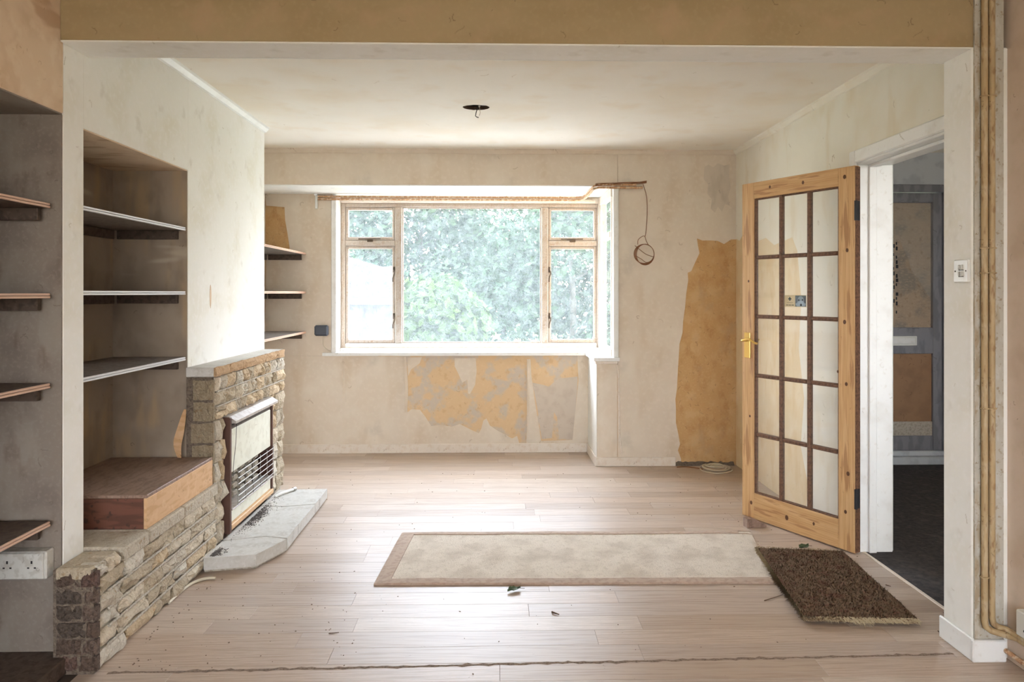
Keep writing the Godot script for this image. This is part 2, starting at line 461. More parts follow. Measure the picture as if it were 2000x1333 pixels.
	M.coir = surface(W, 0.98, bake(256, c8(112, 84, 60), [[208, 10, c8(124, 100, 74), 0.45, 0.7, 0.8], [209, 6, c8(104, 62, 44), 0.6, 0.8, 0.7]], 300, c8(64, 44, 32), 43), Vector3.ONE * 2.0, fine, 0.4)
	M.fibre = plain(Color.WHITE, 0.95)
	M.fibre.vertex_color_use_as_albedo = true
	# the hall
	M.hall_wall = surface(W, 0.8, bake(256, c8(196, 200, 204), [[211, 6, c8(176, 180, 186), 0.45, 0.7, 0.8]], 40, c8(130, 130, 132), 44), Vector3.ONE * 0.8)
	M.hall_paint = surface(W, 0.45, bake(256, c8(136, 136, 142), [[213, 10, c8(116, 116, 122), 0.45, 0.7, 0.8, 1, 3]], 90, c8(84, 80, 80), 45), Vector3.ONE * 1.0)
	M.hall_carpet = surface(W, 0.98, bake(256, c8(64, 60, 60), [[215, 20, c8(48, 46, 48), 0.45, 0.7, 0.8], [216, 8, c8(84, 78, 74), 0.62, 0.8, 0.6]], 300, c8(104, 98, 92), 46), Vector3.ONE * 1.2, fine, 0.3)
	M.chipboard = surface(W, 0.9, bake(512, c8(174, 154, 132), [[218, 3, c8(142, 134, 124), 0.4, 0.8, 0.9], [219, 40, c8(184, 164, 140), 0.5, 0.8, 0.6, 2, 1], [220, 14, c8(140, 118, 96), 0.7, 0.9, 0.6]], 300, c8(86, 68, 52), 47), Vector3.ONE * 1.3)
	M.board_brown = surface(W, 0.7, bake(256, c8(160, 124, 92), [[222, 4, c8(144, 110, 82), 0.35, 0.9, 0.8]], 80, c8(84, 60, 42), 48), Vector3.ONE * 1.3)
	# glass
	M.glass = StandardMaterial3D.new()
	M.glass.albedo_color = Color(0.95, 0.97, 0.95, 0.06)
	M.glass.transparency = BaseMaterial3D.TRANSPARENCY_ALPHA
	M.glass.roughness = 0.05
	var dirt := Image.create_empty(512, 512, false, Image.FORMAT_RGBA8)
	var n1 := noise(301, 7.0 / 512).get_seamless_image(512, 512)
	var n2 := noise(302, 120.0 / 512, 3).get_seamless_image(512, 512)
	var n3 := noise(303, 30.0 / 512, 3).get_seamless_image(512, 512)
	for y in 512:
		for x in 512:
			var a := 0.008 + 0.05 * n1.get_pixel(x, y).r * n3.get_pixel(x, y).r * 2.0 + 0.11 * smoothstep(0.45, 0.8, n2.get_pixel(x, y).r)
			dirt.set_pixel(x, y, Color(0.93, 0.98, 0.97, clampf(a, 0.0, 0.6)))
	M.dirty_glass = surface(Color.WHITE, 0.5, ImageTexture.create_from_image(dirt), Vector3.ONE * 1.3)
	M.dirty_glass.transparency = BaseMaterial3D.TRANSPARENCY_ALPHA
	M.dirty_glass.backlight_enabled = true
	M.dirty_glass.backlight = Color(1, 1, 1)
	# outdoors
	M.leaf = plain(Color.WHITE, 0.9)
	M.leaf.metallic_specular = 0.15
	M.leaf.vertex_color_use_as_albedo = true
	M.leaf.backlight_enabled = true
	M.leaf.backlight = Color(0.6, 0.7, 0.4)
	M.bark = surface(c8(58, 50, 42), 0.95, null)
	M.lawn = surface(W, 0.95, bake(256, c8(104, 116, 72), [[231, 14, c8(84, 98, 58), 0.45, 0.7, 0.8], [232, 40, c8(128, 136, 92), 0.5, 0.8, 0.7]], 0), Vector3.ONE * 0.5)
	M.paving = surface(W, 0.9, bake(256, c8(188, 184, 176), [[238, 10, c8(172, 166, 156), 0.45, 0.8, 0.8]], 60, c8(140, 132, 122), 53), Vector3.ONE * 0.7)
	M.pale_wall = surface(W, 0.9, bake(256, c8(62, 61, 70), [[234, 10, c8(54, 53, 62), 0.45, 0.7, 0.8]], 60, c8(140, 136, 140), 49), Vector3.ONE * 0.7)
	M.soot = surface(W, 0.98, bake(256, c8(104, 98, 94), [[239, 20, c8(70, 66, 64), 0.4, 0.8, 0.9], [240, 9, c8(170, 166, 160), 0.62, 0.8, 0.8]], 60, c8(50, 46, 44), 54), Vector3.ONE * 5.0)
	M.green_leaf = plain(c8(74, 92, 62), 0.7)
	M.twig = plain(c8(96, 74, 56), 0.9)
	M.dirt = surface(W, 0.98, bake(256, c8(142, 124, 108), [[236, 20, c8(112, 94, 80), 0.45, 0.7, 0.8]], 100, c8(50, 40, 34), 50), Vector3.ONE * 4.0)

# ---------------------------------------------------------------- build
func _ready() -> void:
	rng.seed = 11
	stone_noise.seed = 4
	stone_noise.frequency = 1.0
	make_camera_and_light()
	make_materials()
	make_floor()
	make_ceiling()
	make_left_wall()
	make_back_wall()
	make_right_wall()
	make_front_room()
	make_hall()
	make_window()
	make_fireplace()
	make_gas_fire()
	make_shelves()
	make_door()
	make_rugs()
	make_garden()
	make_small_things()

func make_camera_and_light() -> void:
	var cam := Camera3D.new()
	cam.name = "camera"
	add_child(cam)
	cam.position = Vector3(0, EYE, 0)
	cam.rotation.y = -YAW
	cam.projection = Camera3D.PROJECTION_FRUSTUM
	cam.near = 0.05
	cam.far = 200.0
	cam.size = 2.0 * cam.near * 666.5 / F
	cam.frustum_offset = Vector2(0, -cam.near * (666.5 - HORIZON) / F)
	cam.current = true
	var env := Environment.new()
	env.background_mode = Environment.BG_SKY
	var sky := Sky.new()
	var sm := ProceduralSkyMaterial.new()
	sm.sky_top_color = Color(0.86, 0.92, 1.0)
	sm.sky_horizon_color = Color(0.97, 0.98, 1.0)
	sm.sky_curve = 0.3
	sm.ground_bottom_color = Color(0.66, 0.65, 0.62)
	sm.ground_horizon_color = Color(0.72, 0.72, 0.7)
	sm.sky_energy_multiplier = 1.0
	sm.ground_energy_multiplier = 1.0
	sky.sky_material = sm
	env.sky = sky
	env.background_energy_multiplier = 9.0
	env.tonemap_mode = Environment.TONE_MAPPER_LINEAR
	env.tonemap_exposure = 2.6
	env.sdfgi_enabled = true
	env.ssao_enabled = true
	env.ssil_enabled = true
	var we := WorldEnvironment.new()
	we.name = "environment"
	we.environment = env
	add_child(we)

# ---------------------------------------------------------------- structure
func make_floor() -> void:
	var fl := structure("floor", "worn grey brown wood plank floor")
	bx(fl, "floor_base", M.under, -2.05, 1.905, -0.2, -0.012, -2.65, 6.45)
	var row := 0.126
	var d := -2.5
	var k := 0
	while d < D2:
		var e := minf(d + row, D2)
		var mid := (d + e) / 2
		var x0 := XN
		if mid > 2.55 and mid < 3.72:
			x0 = -1.46
		elif mid >= 3.72 and mid < 4.97:
			x0 = XL
		elif mid <= 2.55 and mid > 1.6:
			x0 = -1.9
		elif mid <= 1.6:
			x0 = XL
		var x1 := XR
		if mid > D1:
			x1 = 0.79
		if mid > 2.99 and mid < 3.75:
			x1 = 1.9
		var x := x0
		var run := rng.randf_range(0.25, 1.15)
		if d > 1.2:
			while x < x1 - 0.01:
				var y := minf(x + run, x1)
				if x1 - y < 0.12:
					y = x1
				var p := bx(fl, "plank", M.planks[rng.randi() % M.planks.size()], x + 0.0003, y - 0.0003, -0.012, rng.randf_range(-0.0004, 0.0), d + 0.0003, e - 0.0003, 0.0007)
				p.rotation.y = PI if rng.randf() < 0.5 else 0.0
				x = y
				run = 1.15 if rng.randf() < 0.7 else rng.randf_range(0.5, 1.0)
		else:
			bx(fl, "plank", M.planks[k % M.planks.size()], x0, x1, -0.012, 0.0, d + 0.0006, e - 0.0006, 0.0012)
		d = e
		k += 1

func make_ceiling() -> void:
	var ce := structure("ceiling", "cream plaster ceiling with a ragged hole")
	var hole := on_y(930, 210, CEIL)
	var hx := hole.x
	var hd := -hole.z
	var q := 0.2
	for b in [[-2.05, hx - q, -2.65, 6.45], [hx + q, 3.9, -2.65, 6.45], [hx - q, hx + q, -2.65, hd - q], [hx - q, hx + q, hd + q, 6.45]]:
		bx(ce, "plaster_panel", M.ceiling, b[0], b[1], CEIL, CEIL + 0.02, b[2], b[3])
	var st := begin()
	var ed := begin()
	var pts := 32
	var inner := []
	var outer := []
	for i in pts:
		var a := TAU * i / pts
		var v := Vector2(cos(a), sin(a))
		var r := 1.0 + 0.16 * stone_noise.get_noise_1d(i * 9.0)
		inner.append(Vector3(hx + v.x * 0.08 * r, CEIL, -(hd + v.y * 0.06 * r)))
		var o := v * (q / maxf(absf(v.x), absf(v.y)))
		outer.append(Vector3(hx + o.x, CEIL, -(hd + o.y)))
	for i in pts:
		var j := (i + 1) % pts
		quad(st, inner[i], inner[j], outer[j], outer[i], Vector3.DOWN)
		var up := Vector3(0, 0.02, 0)
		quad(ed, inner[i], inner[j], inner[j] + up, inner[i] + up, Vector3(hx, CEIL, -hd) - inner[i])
		quad(st, inner[i] + up, inner[j] + up, outer[j] + up, outer[i] + up, Vector3.UP)
	put(ce, "plaster_ring", st.commit(), M.ceiling)
	put(ce, "hole_edge", ed.commit(), M.lath_shaded)
	bx(ce, "upper_floor", M.shelf_dark, -2.05, 3.9, CEIL + 0.16, CEIL + 0.26, -2.65, 6.45)
	bx(ce, "joist", M.shelf_dark, hx + 0.035, hx + 0.085, CEIL + 0.02, CEIL + 0.16, -2.6, 6.4)
	for e in [[-2.05, 3.9, -2.65, -2.6], [-2.05, 3.9, 6.4, 6.45], [-2.05, -2.0, -2.6, 6.4], [3.85, 3.9, -2.6, 6.4]]:
		bx(ce, "rim", M.shelf_dark, e[0], e[1], CEIL + 0.02, CEIL + 0.16, e[2], e[3])
	# a narrow cove where the walls meet the ceiling
	var cove := PackedVector2Array([Vector2(0, 0), Vector2(0.034, 0), Vector2(0.03, -0.012), Vector2(0.012, -0.03), Vector2(0, -0.034)])
	var t := structure("trim_1", "thin painted cove between walls and ceiling")
	put(t, "cove", plate(cove, Vector3(XL, CEIL, 0), Vector3.RIGHT, Vector3.UP, Vector3.FORWARD, 2.83, 4.97), M.gloss_white)
	put(t, "cove", plate(cove, Vector3(XR, CEIL, 0), Vector3.LEFT, Vector3.UP, Vector3.FORWARD, 2.83, D1), M.stain_white)
	put(t, "cove", plate(cove, Vector3(XN, CEIL, -D1), Vector3.BACK, Vector3.UP, Vector3.RIGHT, 0.0, XR - XN), M.paper)

	# the beam left where the dividing wall was knocked through
	var be := structure("ceiling_beam", "tan plastered beam across the opening with white painted underside")
	bx(be, "core", M.beam, XL, 1.85, 2.236, CEIL, 2.65, 2.82, 0.003)
	bx(be, "underside", M.white, XL, 1.745, 2.23, 2.236, 2.65, 2.82, 0.002)
	bx(be, "rear_face", M.white, XL, XR, 2.23, CEIL, 2.82, 2.83, 0.002)

func make_left_wall() -> void:
	var w := structure("wall_left", "left wall with two deep shelved niches and white chimney breast")
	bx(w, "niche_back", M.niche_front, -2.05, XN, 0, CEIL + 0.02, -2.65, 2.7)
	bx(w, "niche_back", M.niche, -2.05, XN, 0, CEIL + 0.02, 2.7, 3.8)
	bx(w, "alcove_back", M.paper, -2.05, XN, 0, CEIL + 0.02, 3.8, 6.45)
	bx(w, "pier", M.white, XN, XL, 0, CEIL, 2.672, 2.80, 0.001)
	bx(w, "niche_side", M.niche_front, XN, XL - 0.004, 0.06, 1.974, 2.664, 2.672)
	bx(w, "lintel", M.white, XN, XL, 1.955, CEIL, 2.80, 3.742, 0.0)
	bx(w, "niche_soffit", M.peach, XN, XL - 0.003, 1.95, 1.955, 2.80, 3.736)
	bx(w, "niche_side", M.niche, XN, XL - 0.003, 0, 1.95, 3.736, 3.742)
	bx(w, "chimney_breast", M.white, XN, XL, 0, CEIL, 3.742, 4.97, 0.001)
	# front room: lintel over its niche and the next chimney breast
	bx(w, "lintel", M.peach, XN, XL, 1.979, CEIL, 1.6, 2.672, 0.004)
	bx(w, "niche_soffit", M.niche_front, XN, XL - 0.003, 1.974, 1.979, 1.6, 2.668)
	bx(w, "chimney_breast", M.peach, XN, XL, 0, CEIL, -0.2, 1.6)
	bx(w, "plinth", M.shelf_dark, XN, -1.5, 0, 0.06, 1.6, 2.672, 0.004)
	# torn paint and plaster: a chipped strip on the chimney breast
	var poly := PackedVector2Array()
	var p0 := on_x(411, 578, XL)
	for i in 14:
		var a := TAU * i / 14
		poly.append(Vector2(-p0.z + cos(a) * 0.011 * (1.0 + 0.3 * stone_noise.get_noise_1d(i * 5.0)), p0.y + sin(a) * 0.06 * (1.0 + 0.25 * stone_noise.get_noise_1d(i * 3.0 + 50))))
	put(w, "chipped_patch", plate(poly, Vector3(XL, 0, 0), Vector3.FORWARD, Vector3.UP, Vector3.RIGHT, 0.0, 0.0012), M.peach)

func make_back_wall() -> void:
	var w := structure("wall_back", "back wall with bay recess and torn wallpaper over ochre plaster")
	bx(w, "plaster", M.ochre, 0.95, 2.04, 0, CEIL + 0.02, D1, 5.80)
	bx(w, "header", M.paper, XN, 0.952, 2.17, CEIL + 0.02, D1 - 0.0025, 6.45, 0.003)
	bx(w, "bay_soffit", M.white, XN, 0.95, 2.164, 2.17, D1 + 0.003, 6.45)
	bx(w, "dwarf_wall", M.paper, 0.79, 0.95, 0, 0.815, D1 - 0.002, 6.45, 0.003)
	bx(w, "dwarf_side", M.white, 0.786, 0.79, 0, 0.815, D1, D2)
	bx(w, "bay_plaster", M.ochre_pale, XN, 0.79, 0, 0.815, D2, 6.45)
	bx(w, "bay_side", M.ochre, XN, -1.36, 0.815, 2.164, D2, 6.45)
	# wallpaper on the wall right of the bay: the torn edge runs down to the floor
	var q := PackedVector2Array()
	q.append(Vector2(0.952, 0.0))
	q.append(Vector2(0.952, CEIL))
	q.append(Vector2(XR, CEIL))
	var torn := [[1440, 468], [1428, 468], [1414, 477], [1402, 471], [1390, 470], [1372, 470], [1361, 466], [1363, 480], [1366, 495], [1358, 512], [1350, 530], [1343, 533], [1344, 548], [1340, 575], [1338, 600], [1334, 628], [1333, 650], [1327, 672], [1326, 690], [1325, 705], [1324, 720], [1323, 740], [1322, 760], [1319, 780], [1320, 800], [1320, 826], [1325, 850], [1328, 868], [1324, 880], [1330, 897]]
	for t in torn:
		var p := on_d(t[0], t[1], D1)
		q.append(Vector2(minf(p.x, XR), p.y))
	q.append(Vector2(1.44, 0.0))
	put(w, "wallpaper", plate(q, Vector3(0, 0, -D1), Vector3.RIGHT, Vector3.UP, Vector3.BACK, 0.0, 0.0025), M.paper)
	# a scraped grey patch high in the corner
	var s := PackedVector2Array()
	for t in [[1376, 326], [1384, 322], [1393, 327], [1402, 319], [1414, 324], [1425, 321], [1424, 345], [1427, 366], [1422, 384], [1425, 402], [1416, 399], [1410, 414], [1402, 404], [1396, 416], [1388, 408], [1390, 390], [1381, 378], [1383, 360], [1374, 350]]:
		var p := on_d(t[0], t[1], D1)
		s.append(Vector2(p.x, p.y))
	put(w, "scraped_patch", plate(s, Vector3(0, 0, -D1 + 0.0025), Vector3.RIGHT, Vector3.UP, Vector3.BACK, 0.0, 0.0008), M.scraped)
	# wallpaper under the window: a large piece has come away
	var u := PackedVector2Array([Vector2(XN, 0.0), Vector2(XN, 0.815)])
	for t in [[793, 697], [792, 740], [794, 780], [796, 806], [803, 800], [820, 801], [831, 815], [842, 833], [862, 831], [882, 834], [898, 829], [908, 834], [920, 840], [935, 847], [940, 838], [944, 822], [950, 818], [957, 832], [972, 842], [1000, 857], [1010, 852], [1014, 866], [1028, 866]]:
		var p := on_d(t[0], t[1], D2)
		u.append(Vector2(p.x, p.y))
	var v0 := on_d(1029, 866, D2)
	var v1 := on_d(1029, 702, D2)
	u.append(Vector2(v0.x, v0.y))
	u.append(Vector2(v1.x, v1.y))
	for t in [[1036, 702], [1038, 735], [1044, 780], [1052, 830], [1057, 862], [1118, 860], [1124, 800], [1130, 745], [1128, 705]]:
		var p := on_d(t[0], t[1], D2)
		u.append(Vector2(p.x, p.y))
	u.append(Vector2(on_d(1128, 690, D2).x, 0.815))
	u.append(Vector2(0.786, 0.815))
	u.append(Vector2(0.786, 0.0))
	put(w, "wallpaper", plate(u, Vector3(0, 0, -D2), Vector3.RIGHT, Vector3.UP, Vector3.BACK, 0.0, 0.003), M.paper)
	for piece in [[[796, 699], [824, 698], [820, 710], [803, 722], [797, 735]], [[888, 700], [929, 700], [931, 725], [928, 752], [918, 770], [914, 769], [913, 742], [903, 748], [895, 730], [888, 716]], [[1040, 748], [1060, 752], [1072, 756], [1090, 740], [1128, 736], [1128, 744], [1124, 800], [1118, 858], [1092, 858], [1088, 815], [1082, 805], [1078, 856], [1058, 858], [1050, 800]]]:
		var pc := PackedVector2Array()
		for t in piece:
			var p := on_d(t[0], t[1], D2)
			pc.append(Vector2(p.x, p.y))
		put(w, "wallpaper_scrap", plate(pc, Vector3(0, 0, -D2), Vector3.RIGHT, Vector3.UP, Vector3.BACK, 0.0, 0.002), M.paper if piece.size() < 12 else M.bare_grey)
	# lifted strips: curled edges of paper standing off the wall
	for e in [[[793, 697], [797, 760], [795, 806], 0.03], [[671, 700], [674, 740], [673, 785], 0.018], [[1033, 702], [1034, 770], [1031, 866], 0.02]]:
		var st := begin()
		var path := []
		for t in 3:
			path.append(on_d(e[t][0], e[t][1], D2 - 0.004))
		path = smooth(path, 5)
		for i in path.size() - 1:
			var lift := Vector3(-float(e[3]) * 0.7, 0, 0.004 + float(e[3]) * 0.6 * sin(PI * (i + 0.5) / path.size()))
			var a: Vector3 = path[i]
			var b: Vector3 = path[i + 1]
			quad(st, a, b, b + lift, a + lift, Vector3.BACK)
			quad(st, a + Vector3(0, 0, -0.0008), b + Vector3(0, 0, -0.0008), b + lift + Vector3(0, 0, -0.0008), a + lift + Vector3(0, 0, -0.0008), Vector3.FORWARD)
		put(w, "curled_paper", st.commit(), M.paper)
	# alcove side: paper with a piece torn off at the top
	var al := PackedVector2Array([Vector2(XN, 0.815), Vector2(-1.362, 0.815), Vector2(-1.362, 2.164), Vector2(XN, 2.164)])
	for t in [[520, 402], [556, 405], [557, 430], [561, 452], [566, 485], [560, 494], [520, 492]]:
		var p := on_d(t[0], t[1], D2)
		al.append(Vector2(maxf(p.x, XN), p.y))
	put(w, "wallpaper", plate(al, Vector3(0, 0, -D2), Vector3.RIGHT, Vector3.UP, Vector3.BACK, 0.0, 0.003), M.paper)

	var b := structure("baseboard_back", "low white painted skirting under the bay and beside it")
	bx(b, "skirting_board", M.frame_pale, XN, 0.774, 0, 0.075, D2 - 0.016, D2 - 0.003, 0.003)
	bx(b, "skirting_board", M.frame_pale, 0.774, 0.786, 0, 0.075, D1 - 0.014, D2 - 0.003, 0.003)
	bx(b, "skirting_board", M.frame_pale, 0.774, 1.40, 0, 0.07, D1 - 0.016, D1 - 0.003, 0.003)
	var rag := PackedVector2Array([Vector2(1.40, 0.0)])
	for i in 24:
		rag.append(Vector2(1.40 + i * 0.0196, 0.022 + 0.03 * absf(stone_noise.get_noise_1d(i * 2.7 + 5.0))))
	rag.append(Vector2(1.86, 0.0))
	put(b, "plaster_remnant", plate(rag, Vector3(0, 0, -D1), Vector3.RIGHT, Vector3.UP, Vector3.BACK, 0.0, 0.01), M.mortar_dark)

func make_right_wall() -> void:
	var w := structure("wall_right", "right wall in cream paint with straw plaster showing near the corner")
	var far := 3.785
	var near := 2.99
	bx(w, "plaster", M.straw, XR, 2.04, 0, CEIL + 0.02, far, 5.80)
	bx(w, "over_door", M.stain_white, XR, 2.04, 2.03, CEIL + 0.02, near, far)
	bx(w, "near_wall", M.stain_white, XR, 2.04, 0, CEIL + 0.02, 2.82, near)
	bx(w, "front_room_wall", M.tan_wall, XR, 2.04, 0, CEIL + 0.02, -2.65, 2.82)
	# cream paint layer: straw plaster is bare low down near the corner
	var q := PackedVector2Array([Vector2(far, 0.0), Vector2(far, 2.03), Vector2(2.83, 2.03), Vector2(2.83, CEIL), Vector2(D1, CEIL), Vector2(D1, 1.76), Vector2(5.60, 1.74), Vector2(5.52, 1.78), Vector2(5.3, 1.70), Vector2(5.05, 1.72), Vector2(4.9, 1.66), Vector2(4.6, 1.69), Vector2(4.52, 1.60), Vector2(4.46, 1.3), Vector2(4.5, 1.0), Vector2(4.42, 0.7), Vector2(4.47, 0.4), Vector2(4.36, 0.18), Vector2(4.40, 0.0)])
	put(w, "paint_layer", plate(q, Vector3(XR, 0, 0), Vector3.FORWARD, Vector3.UP, Vector3.LEFT, 0.0, 0.002), M.stain_white)
	# pier at the right end of the beam
	bx(w, "pier", M.white, 1.74, XR, 0, 2.236, 2.648, 2.82, 0.005)
	bx(w, "pier_front", M.pier_front, 1.745, 1.852, 0.0, CEIL, 2.64, 2.648)
	var b := structure("baseboard_right", "white skirting round the foot of the right pier")
	bx(b, "skirting_board", M.gloss_white, 1.728, 1.74, 0, 0.085, 2.63, 2.83, 0.004)
	bx(b, "skirting_board", M.gloss_white, 1.728, 1.852, 0, 0.08, 2.622, 2.64, 0.004)
	# door lining and architrave
	var t := structure("trim_2", "white painted door lining and architrave round the hall doorway")
	bx(t, "lining", M.gloss_white, XR - 0.002, 2.055, 0, 2.0, 3.757, 3.785, 0.003)
	bx(t, "door_stop", M.gloss_white, 1.925, 1.965, 0, 1.988, 3.742, 3.757, 0.003)
	bx(t, "lining", M.gloss_white, XR - 0.002, 2.055, 2.0, 2.03, 2.96, 3.785, 0.003)
	bx(t, "door_stop", M.gloss_white, 1.925, 1.965, 1.985, 2.0, 2.99, 3.757, 0.003)
	bx(t, "lining", M.gloss_white, XR - 0.002, 2.055, 0, 2.0, 2.96, 2.99, 0.003)
	bx(t, "architrave", M.gloss_white, 1.857, XR, 0, 2.075, 3.762, 3.825, 0.006)
	bx(t, "architrave", M.gloss_white, 1.857, XR, 2.01, 2.075, 2.93, 3.762, 0.006)
	bx(t, "architrave", M.gloss_white, 1.857, XR, 0, 2.01, 2.93, 2.985, 0.006)
	bx(t, "architrave", M.gloss_white, 2.04, 2.062, 0, 2.075, 3.762, 3.825, 0.006)
	bx(t, "threshold_strip", M.frame_pale, 1.896, 1.912, -0.012, 0.004, 2.99, 3.757, 0.002)

func make_front_room() -> void:
	var w := structure("wall_front", "front wall of the near room with a wide window opening")
	bx(w, "wall_panel", M.tan_wall, -2.05, -1.2, 0, CEIL + 0.02, -2.65, -2.5)
	bx(w, "wall_panel", M.tan_wall, 1.2, 2.04, 0, CEIL + 0.02, -2.65, -2.5)
	bx(w, "wall_panel", M.tan_wall, -1.2, 1.2, 0, 0.5, -2.65, -2.5)
	bx(w, "wall_panel", M.tan_wall, -1.2, 1.2, 2.1, CEIL + 0.02, -2.65, -2.5)
	var f := structure("window_3", "wide white framed window of the near room")
	bx(f, "frame", M.gloss_white, -1.2, -1.14, 0.5, 2.1, -2.6, -2.54, 0.004)
	bx(f, "frame", M.gloss_white, 1.14, 1.2, 0.5, 2.1, -2.6, -2.54, 0.004)
	bx(f, "frame", M.gloss_white, -1.14, 1.14, 0.5, 0.56, -2.6, -2.54, 0.004)
	bx(f, "frame", M.gloss_white, -1.14, 1.14, 2.04, 2.1, -2.6, -2.54, 0.004)
	for x in [-0.38, 0.38]:
		bx(f, "mullion", M.gloss_white, x - 0.025, x + 0.025, 0.56, 2.04, -2.6, -2.54, 0.004)
	for x in [[-1.14, -0.405], [-0.355, 0.355], [0.405, 1.14]]:
		bx(f, "pane", M.glass, x[0], x[1], 0.56, 2.04, -2.572, -2.568)

func make_hall() -> void:
	var w := structure("wall_hall", "pale blue grey hall walls beyond the doorway")
	bx(w, "wall_panel", M.hall_wall, 2.04, 2.9, 0, CEIL + 0.02, 5.72, 5.86)
	bx(w, "wall_panel", M.hall_wall, 3.6, 3.9, 0, CEIL + 0.02, 5.72, 5.86)
	bx(w, "wall_panel", M.hall_wall, 2.9, 3.6, 2.19, CEIL + 0.02, 5.72, 5.86)
	bx(w, "wall_panel", M.hall_wall, 3.75, 3.9, 0, CEIL + 0.02, 0.4, 5.72)
	var f := structure("floor_hall", "dark charcoal hall carpet")
	bx(f, "carpet", M.hall_carpet, 1.912, 3.9, -0.2, 0.0, 0.4, 5.86)
	# opening added at the unseen near end so sky light reaches the hall
	bx(w, "wall_panel", M.hall_wall, 2.04, 3.75, 0, 0.9, 0.4, 0.5)
	bx(w, "wall_panel", M.hall_wall, 2.04, 3.75, 2.2, CEIL + 0.02, 0.4, 0.5)
	bx(w, "wall_panel", M.hall_wall, 2.04, 2.3, 0.9, 2.2, 0.4, 0.5)
	bx(w, "wall_panel", M.hall_wall, 3.5, 3.75, 0.9, 2.2, 0.4, 0.5)

	var t := structure("door_2", "grey painted front door with a boarded broken upper pane")
	var dd := 5.72
	bx(t, "door_frame", M.hall_paint, 3.525, 3.62, 0, 2.19, dd - 0.02, dd + 0.1, 0.004)
	bx(t, "door_frame", M.hall_paint, 2.58, 2.66, 0, 2.19, dd - 0.02, dd + 0.1, 0.004)
	bx(t, "door_frame", M.hall_paint, 2.66, 3.525, 2.13, 2.19, dd - 0.02, dd + 0.1, 0.004)
	bx(t, "stile", M.hall_paint, 3.447, 3.52, 0.1, 2.126, dd, dd + 0.045, 0.004)
	bx(t, "stile", M.hall_paint, 2.664, 2.75, 0.1, 2.126, dd, dd + 0.045, 0.004)
	bx(t, "rail", M.hall_paint, 2.75, 3.447, 2.05, 2.126, dd, dd + 0.045, 0.004)
	bx(t, "rail", M.hall_paint, 2.75, 3.447, 0.86, 1.067, dd, dd + 0.045, 0.004)
	bx(t, "rail", M.hall_paint, 2.75, 3.447, 0.1, 0.215, dd, dd + 0.045, 0.004)
	bx(t, "board", M.chipboard, 2.75, 3.447, 1.067, 2.05, dd + 0.028, dd + 0.04, 0.0, "chipboard sheet behind the broken pane")
	bx(t, "panel", M.board_brown, 2.75, 3.447, 0.215, 0.86, dd + 0.02, dd + 0.04)
	bx(t, "weather_strip", M.mortar, 2.75, 3.447, 0.215, 0.325, dd + 0.008, dd + 0.02, 0.002)
	var lp := bx(t, "letter_plate", M.plastic, 3.03, 3.316, 0.925, 1.0, dd - 0.012, dd, 0.004, "white letter plate")
	bx(lp, "flap", M.gloss_white, 3.05, 3.296, 0.94, 0.985, dd - 0.018, dd - 0.012, 0.003)
	bx(t, "threshold", M.hall_wall, 2.6, 3.6, 0.0, 0.06, dd - 0.06, dd + 0.1, 0.004)
	bx(t, "threshold", M.hall_wall, 2.66, 3.525, 0.06, 0.1, dd - 0.02, dd + 0.06, 0.004)
	# a broken piece of patterned glass left in the upper panel, and the print on the chipboard
	var gl := PackedVector2Array()
	for k in [[1735, 396], [1822, 396], [1822, 590], [1805, 560], [1783, 530], [1776, 505], [1760, 470], [1735, 480]]:
		var p := on_d(k[0], k[1], dd)
		gl.append(Vector2(p.x, p.y))
	put(t, "broken_pane", plate(gl, Vector3(0, 0, -dd - 0.02), Vector3.RIGHT, Vector3.UP, Vector3.BACK, 0.0, 0.004), M.glass)
	for k in 3:
		for j in 16:
			var p := on_d(1741 + k * 7.0, 448 + j * 9.0 + k * 14.0, dd)
			if (j * 7 + k * 5) % 4 != 0:
				bx(t, "print_mark", M.black, p.x - 0.007, p.x + 0.003 + 0.005 * (j % 3), p.y - 0.016 + 0.004 * ((j + k) % 3), p.y + 0.014, dd + 0.0272, dd + 0.028)

